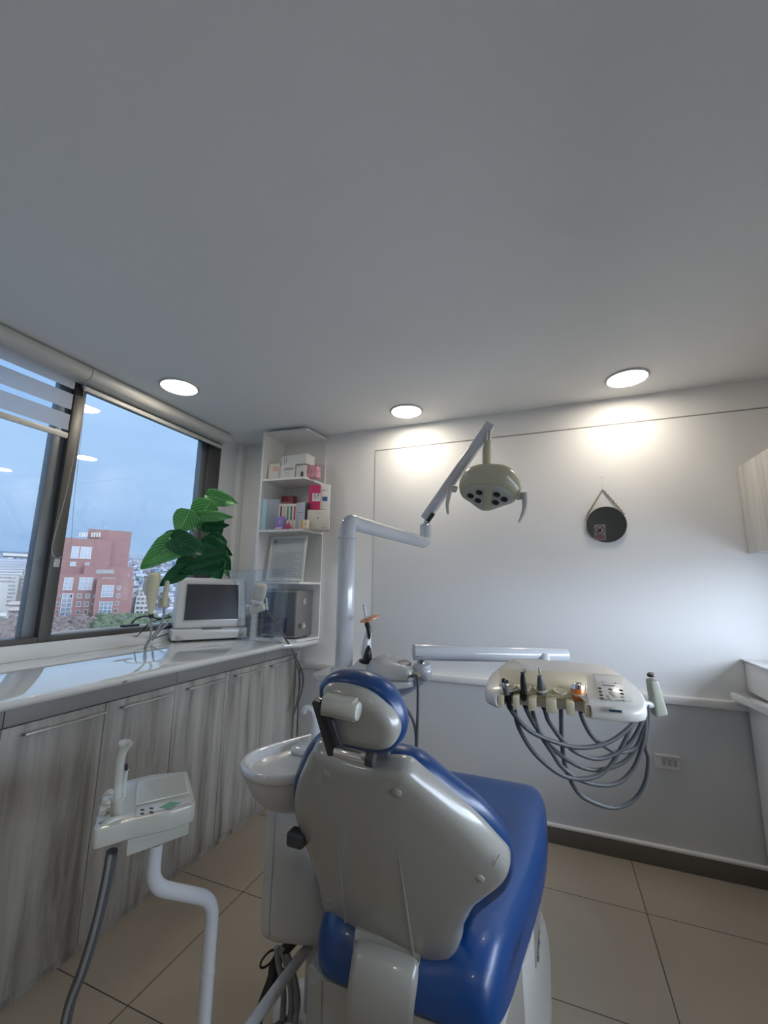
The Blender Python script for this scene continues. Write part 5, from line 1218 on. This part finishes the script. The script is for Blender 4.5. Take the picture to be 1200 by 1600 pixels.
# red brick apartment tower
fr = cframe(147, 140); 
t = thing('brick_tower', 'red brick apartment tower with stepped roof seen through the right window pane', 'building', fr[2]+Vector((0, 0, -30)))
def bpart(nm, x0, y0, x1, off, dep, m): 
    bm = nb(); ppx(bm, fr, x0, y0, x1, 985, off, dep, zb=-30); return obj(nm, bm, m, t, smooth=False)
bpart('stair_tower', 138.5, 826, 187.5, 6, 12, BR)
bpart('upper_block', 70, 838, 158, 3, 12, BR)
bpart('left_block', 62, 895, 146, 0, 12, BR)
bpart('middle_block', 132, 884, 197, 1.5, 12, BR)
bpart('right_block', 152, 904, 200.5, -2.5, 12, BR)
for x0, y0, x1, y1, off, nx, ny in ((113, 854, 122, 872, 3, 2, 2), (127, 855, 141, 872, 3, 3, 2), (110, 878, 118, 884, 3, 2, 1), (133, 879, 139, 883, 3, 1, 1),
    (101, 903, 112, 921, 0, 2, 3), (125, 903, 143, 921, 0, 3, 3), (98, 928, 108, 970, 0, 2, 6), (121, 928, 127, 934, 0, 1, 1), (134, 928, 140, 934, 0, 1, 1), (110, 929, 114, 934, 0, 1, 1), (91, 929, 94, 934, 0, 1, 1),
    (120, 941, 126, 947, 0, 1, 1), (132, 941, 138, 947, 0, 1, 1), (110, 942, 113, 947, 0, 1, 1), (89, 941, 93, 947, 0, 1, 1), (119, 954, 124, 959, 0, 1, 1), (131, 953, 137, 959, 0, 1, 1), (88, 953, 91, 958, 0, 1, 1), (107, 954, 111, 959, 0, 1, 1), (131, 965, 136, 969, 0, 1, 1),
    (160, 915, 176, 932, -2.5, 3, 3), (156, 941, 172, 970, -2.5, 3, 5), (183, 916, 188, 921, -2.5, 1, 1), (182, 928, 187, 933, -2.5, 1, 1), (180, 940, 185, 945, -2.5, 1, 1), (178, 952, 183, 957, -2.5, 1, 1), (146, 929, 149, 934, 0, 1, 1), (144.5, 941, 148, 946, 0, 1, 1), (143, 953, 146, 958, 0, 1, 1)):
    win(t, fr, x0, y0, x1, y1, off, nx, ny, PG if nx > 1 else PGD)
for i in range(6): win(t, fr, 150+4.8*i, 891, 153.4+4.8*i, 895.5, 1.5, 1, 1, PGD)
for i in range(5): win(t, fr, 158+4.8*i, 903, 161.4+4.8*i, 907, -2.5 if i > 4 else 1.2, 1, 1, PGD)
bm = nb()
for x in (124, 128, 131, 135, 143, 147, 151, 155): ppx(bm, fr, x, 832, x+1.6, 839, 2.8, 1)
ppx(bm, fr, 143, 836, 157, 837, 2.8, .5); ppx(bm, fr, 164, 823, 164.7, 827, 7, .3)
obj('roof_railing', bm, CW, t, smooth=False)

# pale stepped apartment block right of the brick tower
fr = cframe(218, 170)
t = thing('white_apartment_block', 'white stepped apartment block right of the brick tower', 'building', fr[2]+Vector((0, 0, -30)))
for nm, x0, y0, x1, off in (('lower_block', 211, 945, 232, -3), ('middle_block', 213, 931, 233, -1), ('upper_block', 217, 918, 234, 1), ('side_wing', 202, 922, 216, 2)):
    bm = nb(); ppx(bm, fr, x0, y0, x1, 990, off, 10, zb=-30); obj(nm, bm, CW, t, smooth=False)
for y, off, xs_ in ((948, -3, (213, 219, 226)), (955, -3, (213, 219, 226)), (934, -1, (215, 221, 228)), (940.5, -1, (214, 221, 228)), (921.5, 1, (219, 226)), (927, 1, (219, 226)), (925, 2, (203, 209)), (933, 2, (203, 209))):
    for x in xs_: win(t, fr, x, y, x+4.2, y+3.6, off, 1, 1, PGD)

# buildings through the left pane
fr = cframe(20, 150)
t = thing('white_office_block', 'white office block with rows of dark windows beside the window mullion', 'building', fr[2]+Vector((0, 0, -30)))
bm = nb(); ppx(bm, fr, -60, 898, 24, 990, 0, 14, zb=-30); obj('left_wing', bm, CW, t, smooth=False)
bm = nb(); ppx(bm, fr, 24, 901, 31, 990, 1, 14, zb=-30); obj('recessed_strip', bm, CG, t, smooth=False)
bm = nb(); ppx(bm, fr, 31, 898, 60, 990, 0, 14, zb=-30); ppx(bm, fr, 38, 891, 60, 899, 1, 12); obj('right_wing', bm, CW, t, smooth=False)
for k in range(8):
    y = 899.5+6.1*k; win(t, fr, 14.5-.7*k, y+2, 24-.9*k if k > 4 else 23.5, y+4.3, 0, 3, 1, PGD)
    for x in (33.5, 42.5, 52): win(t, fr, x, y+1.5, x+6.5, y+4.3, 0, 2, 1, PGD)
    if k < 2: win(t, fr, -20, y+1.2, 16, y+3.8, 0, 6, 1, PGD)
fr = cframe(20, 260)
t = thing('banded_office_building', 'long blue and white banded office building under the far hills at left', 'building', fr[2]+Vector((0, 0, -30)))
bm = nb(); ppx(bm, fr, -120, 869, 60, 990, 0, 20, zb=-30); obj('facade', bm, CW, t, smooth=False)
bm = nb(); ppx(bm, fr, 5, 864, 45, 870, 3, 12); obj('roof_storey', bm, CW, t, smooth=False)
for k in range(6):
    bm = nb(); ppx(bm, fr, -120, 872.5+4.6*k, 58.5, 875+4.6*k, -.3, .3); obj('window_band', bm, PG, t, smooth=False)
fr = cframe(30, 120)
t = thing('terraced_house', 'low grey terraced house in front of the white office block', 'building', fr[2]+Vector((0, 0, -30)))
bm = nb(); ppx(bm, fr, 15, 941, 49, 990, 0, 8, zb=-30); obj('house_wall', bm, col('house_grey', (0.089, 0.080, 0.078), .7), t, smooth=False)
for y in (940, 949): bm = nb(); ppx(bm, fr, 14, y, 50, y+4.5, -.8, 1); obj('terrace_parapet', bm, col('house_pink', (0.105, 0.093, 0.091), .7), t, smooth=False)
for x in (22, 28, 34, 40): win(t, fr, x, 954, x+4, 958, -.1, 1, 1, PGD)
fr = cframe(5, 110)
t = thing('flat_roof_house', 'small flat-roofed pale house at the lower left of the view', 'building', fr[2]+Vector((0, 0, -30)))
bm = nb(); ppx(bm, fr, -40, 962, 9, 990, 0, 8, zb=-30); obj('house_wall', bm, CG, t, smooth=False)
bm = nb(); ppx(bm, fr, -41, 959, 10, 963, -.6, 9); obj('flat_roof', bm, CW, t, smooth=False)

# skyline towers
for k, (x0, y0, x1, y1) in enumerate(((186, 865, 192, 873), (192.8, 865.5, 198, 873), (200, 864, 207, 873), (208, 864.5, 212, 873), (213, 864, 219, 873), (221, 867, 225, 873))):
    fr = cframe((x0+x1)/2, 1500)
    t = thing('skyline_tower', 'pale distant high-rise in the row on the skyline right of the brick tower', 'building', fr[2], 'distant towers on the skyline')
    bm = nb(); ppx(bm, fr, x0, y0, x1, y1, 0, 20); obj('tower_block', bm, col('hazed_tower', (0.080, 0.097, 0.122), .8), t, smooth=False)  # haze of distance is put into the bluish grey
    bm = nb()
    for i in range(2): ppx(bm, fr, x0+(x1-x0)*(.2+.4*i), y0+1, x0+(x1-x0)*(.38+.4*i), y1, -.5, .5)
    obj('window_strips', bm, col('hazed_tower_glass', (0.057, 0.076, 0.105), .6), t, smooth=False)

# terrain: slope rising to the far ridge, near scrub hill, distant mountains
HZ_ = mat('hazed_hillside', (0.055, 0.068, 0.080), .95, noise=.25, nscale=.01)  # bluish base colour carries the painted haze of distance
def ridge(name, az0, az1, prof, m, n=80, amp=0, seed=1):
    rnd = random.Random(seed); ph = [rnd.uniform(0, 6.28) for _ in range(6)]
    bm = nb(); rows = []
    for i in range(n+1):
        az = math.radians(az0+(az1-az0)*i/n); row = []
        for R_, z in prof:
            h = sum(math.sin(i*.11*(k+1)+ph[k]+R_*.003)/(k+1) for k in range(6))
            row.append(bm.verts.new((math.sin(az)*R_, math.cos(az)*R_, z + amp*h*R_/1000)))
        rows.append(row)
    for a, b in zip(rows, rows[1:]):
        for j_ in range(len(prof)-1): bm.faces.new((a[j_], b[j_], b[j_+1], a[j_+1]))
    return obj(name, bm, m, ang=60)
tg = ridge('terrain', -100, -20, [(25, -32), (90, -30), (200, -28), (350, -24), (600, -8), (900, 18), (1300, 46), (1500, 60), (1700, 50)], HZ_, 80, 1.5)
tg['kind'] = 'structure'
M_far = mat('hazed_mountains', (0.036, 0.048, 0.065), .95, noise=.2, nscale=.004)  # blue of the distant air is mixed into the base colour
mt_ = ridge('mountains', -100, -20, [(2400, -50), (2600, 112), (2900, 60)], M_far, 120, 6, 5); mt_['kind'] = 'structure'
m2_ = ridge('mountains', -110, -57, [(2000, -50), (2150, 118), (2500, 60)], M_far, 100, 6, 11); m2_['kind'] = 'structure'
rnd = random.Random(3)
def terr(R_):
    pr = [(25, -32), (90, -30), (200, -28), (350, -24), (600, -8), (900, 18), (1300, 46), (1500, 60)]
    for (a, za), (b, zb) in zip(pr, pr[1:]):
        if a <= R_ <= b: return za+(zb-za)*(R_-a)/(b-a)
    return 80
hc = [(.125, .14, .165), (.075, .095, .13), (.075, .055, .065), (.05, .07, .10), (.115, .115, .12)]  # house colours with bluish distance haze painted in
hms = [col('hazed_house_%s' % n, c, .85) for n, c in zip(('white', 'grey', 'terracotta', 'slate', 'cream'), hc)]
V_, F_, MI = [], [], []
for i in range(5200):
    R_ = 230+rnd.random()**.8*1250; az = math.radians(rnd.uniform(-68, -40)); s_ = rnd.uniform(4, 9)*(1+R_/1800); h = rnd.uniform(3, 8)*(1+R_/2500)
    x, y = math.sin(az)*R_, math.cos(az)*R_; z = terr(R_)-2; rot = rnd.uniform(0, 1.5); n0 = len(V_); ca, sa = math.cos(rot)*s_/2, math.sin(rot)*s_/2
    for sx2, sy2 in ((-1, -1), (1, -1), (1, 1), (-1, 1)):
        for zz_ in (z, z+h+2): V_.append((x+sx2*ca-sy2*sa, y+sx2*sa+sy2*ca, zz_))
    mi = rnd.choice((0, 0, 1, 2, 3, 3, 4))
    for k in range(4): a0 = n0+2*k; a1 = n0+2*((k+1) % 4); F_.append((a0, a1, a1+1, a0+1)); MI.append(mi)
    F_.append((n0+1, n0+3, n0+5, n0+7)); MI.append(2 if mi == 2 or rnd.random() < .3 else mi)
me = bpy.data.meshes.new('distant_houses'); me.from_pydata(V_, [], F_)
for q in hms: me.materials.append(q)
me.polygons.foreach_set('material_index', MI)
dh = bpy.data.objects.new('distant_houses', me); C.objects.link(dh)
tag(dh, 'countless small distant houses covering the far hillside', 'houses', kind='stuff')
_ib = bmesh.new(); bmesh.ops.create_icosphere(_ib, subdivisions=2, radius=1)
IV = [v.co.copy() for v in _ib.verts]; IF = [[v.index for v in f.verts] for f in _ib.faces]; _ib.free()
def blobs(name, label, n, gen, m, seed, cat):
    rnd = random.Random(seed); V = []; F = []
    for i in range(n):
        p, r = gen(rnd); k0 = len(V); zs = rnd.uniform(.6, 1)
        for v in IV:
            q = r*rnd.uniform(.78, 1.18); V.append((p[0]+v.x*q, p[1]+v.y*q, p[2]*1+v.z*q*zs))
        F += [[k0+j_ for j_ in f] for f in IF]
    me = bpy.data.meshes.new(name); me.from_pydata(V, [], F); me.materials.append(m)
    o = bpy.data.objects.new(name, me); C.objects.link(o)
    return tag(o, label, cat, kind='stuff')
def g1_(r):
    R_ = 250+r.random()*1100; az = math.radians(r.uniform(-68, -40)); return Vector((math.sin(az)*R_, math.cos(az)*R_, terr(R_)+2)), r.uniform(3, 6)*(1+R_/1500)
blobs('distant_trees', 'small dark green trees scattered between the distant houses', 520, g1_, mat('tree_far', (0.021, 0.036, 0.033), .95, noise=.3, nscale=.05), 4, 'trees')
# near scrub slope below the towers
sl = mat('scrub_soil', (0.044, 0.035, 0.030), .95, noise=.45, nscale=.12, bump=.6, bscale=.6)
bm = nb(); rows = []
for i in range(61):
    px = -60+i*6.0; row = []
    for j_ in range(9):
        f = j_/8; R_ = 40+f*78; yt = 966 if px < 60 else 966+6*math.sin((px-60)*.03); 
        y_ = 1060+(yt-1060)*(f**.6); p = city(px, y_, R_); p.z += math.sin(i*.9+j_)*.5*f; row.append(bm.verts.new(p))
    d0 = row[-1].co; row.append(bm.verts.new((d0.x*1.12, d0.y*1.12, -34)))
    rows.append(row)
for a, b in zip(rows, rows[1:]):
    for j_ in range(9): bm.faces.new((a[j_], b[j_], b[j_+1], a[j_+1]))
hs_ = obj('scrub_hillside', bm, sl, ang=180); hs_['kind'] = 'structure'
def slope_pt(r, x0, x1, f0, f1):
    px = r.uniform(x0, x1); f = r.uniform(f0, f1); R_ = 40+f*78; return city(px, 1060+(966-1060)*(f**.6), R_)
blobs('brown_scrub', 'brown and mauve leafless scrub on the near hillside', 900, lambda r: (slope_pt(r, -50, 150, .05, 1)+Vector((0, 0, .1)), r.uniform(.35, 1.0)), mat('scrub_brown', (0.042, 0.032, 0.030), .95, noise=.5, nscale=.4), 8, 'scrub')
blobs('green_bushes', 'green bushes at the foot of the brick tower', 240, lambda r: (slope_pt(r, 150, 300, .5, 1.0)+Vector((0, 0, .5)), r.uniform(.5, 1.3)), mat('bush_green', (0.019, 0.030, 0.012), .95, noise=.5, nscale=.3), 9, 'bushes')
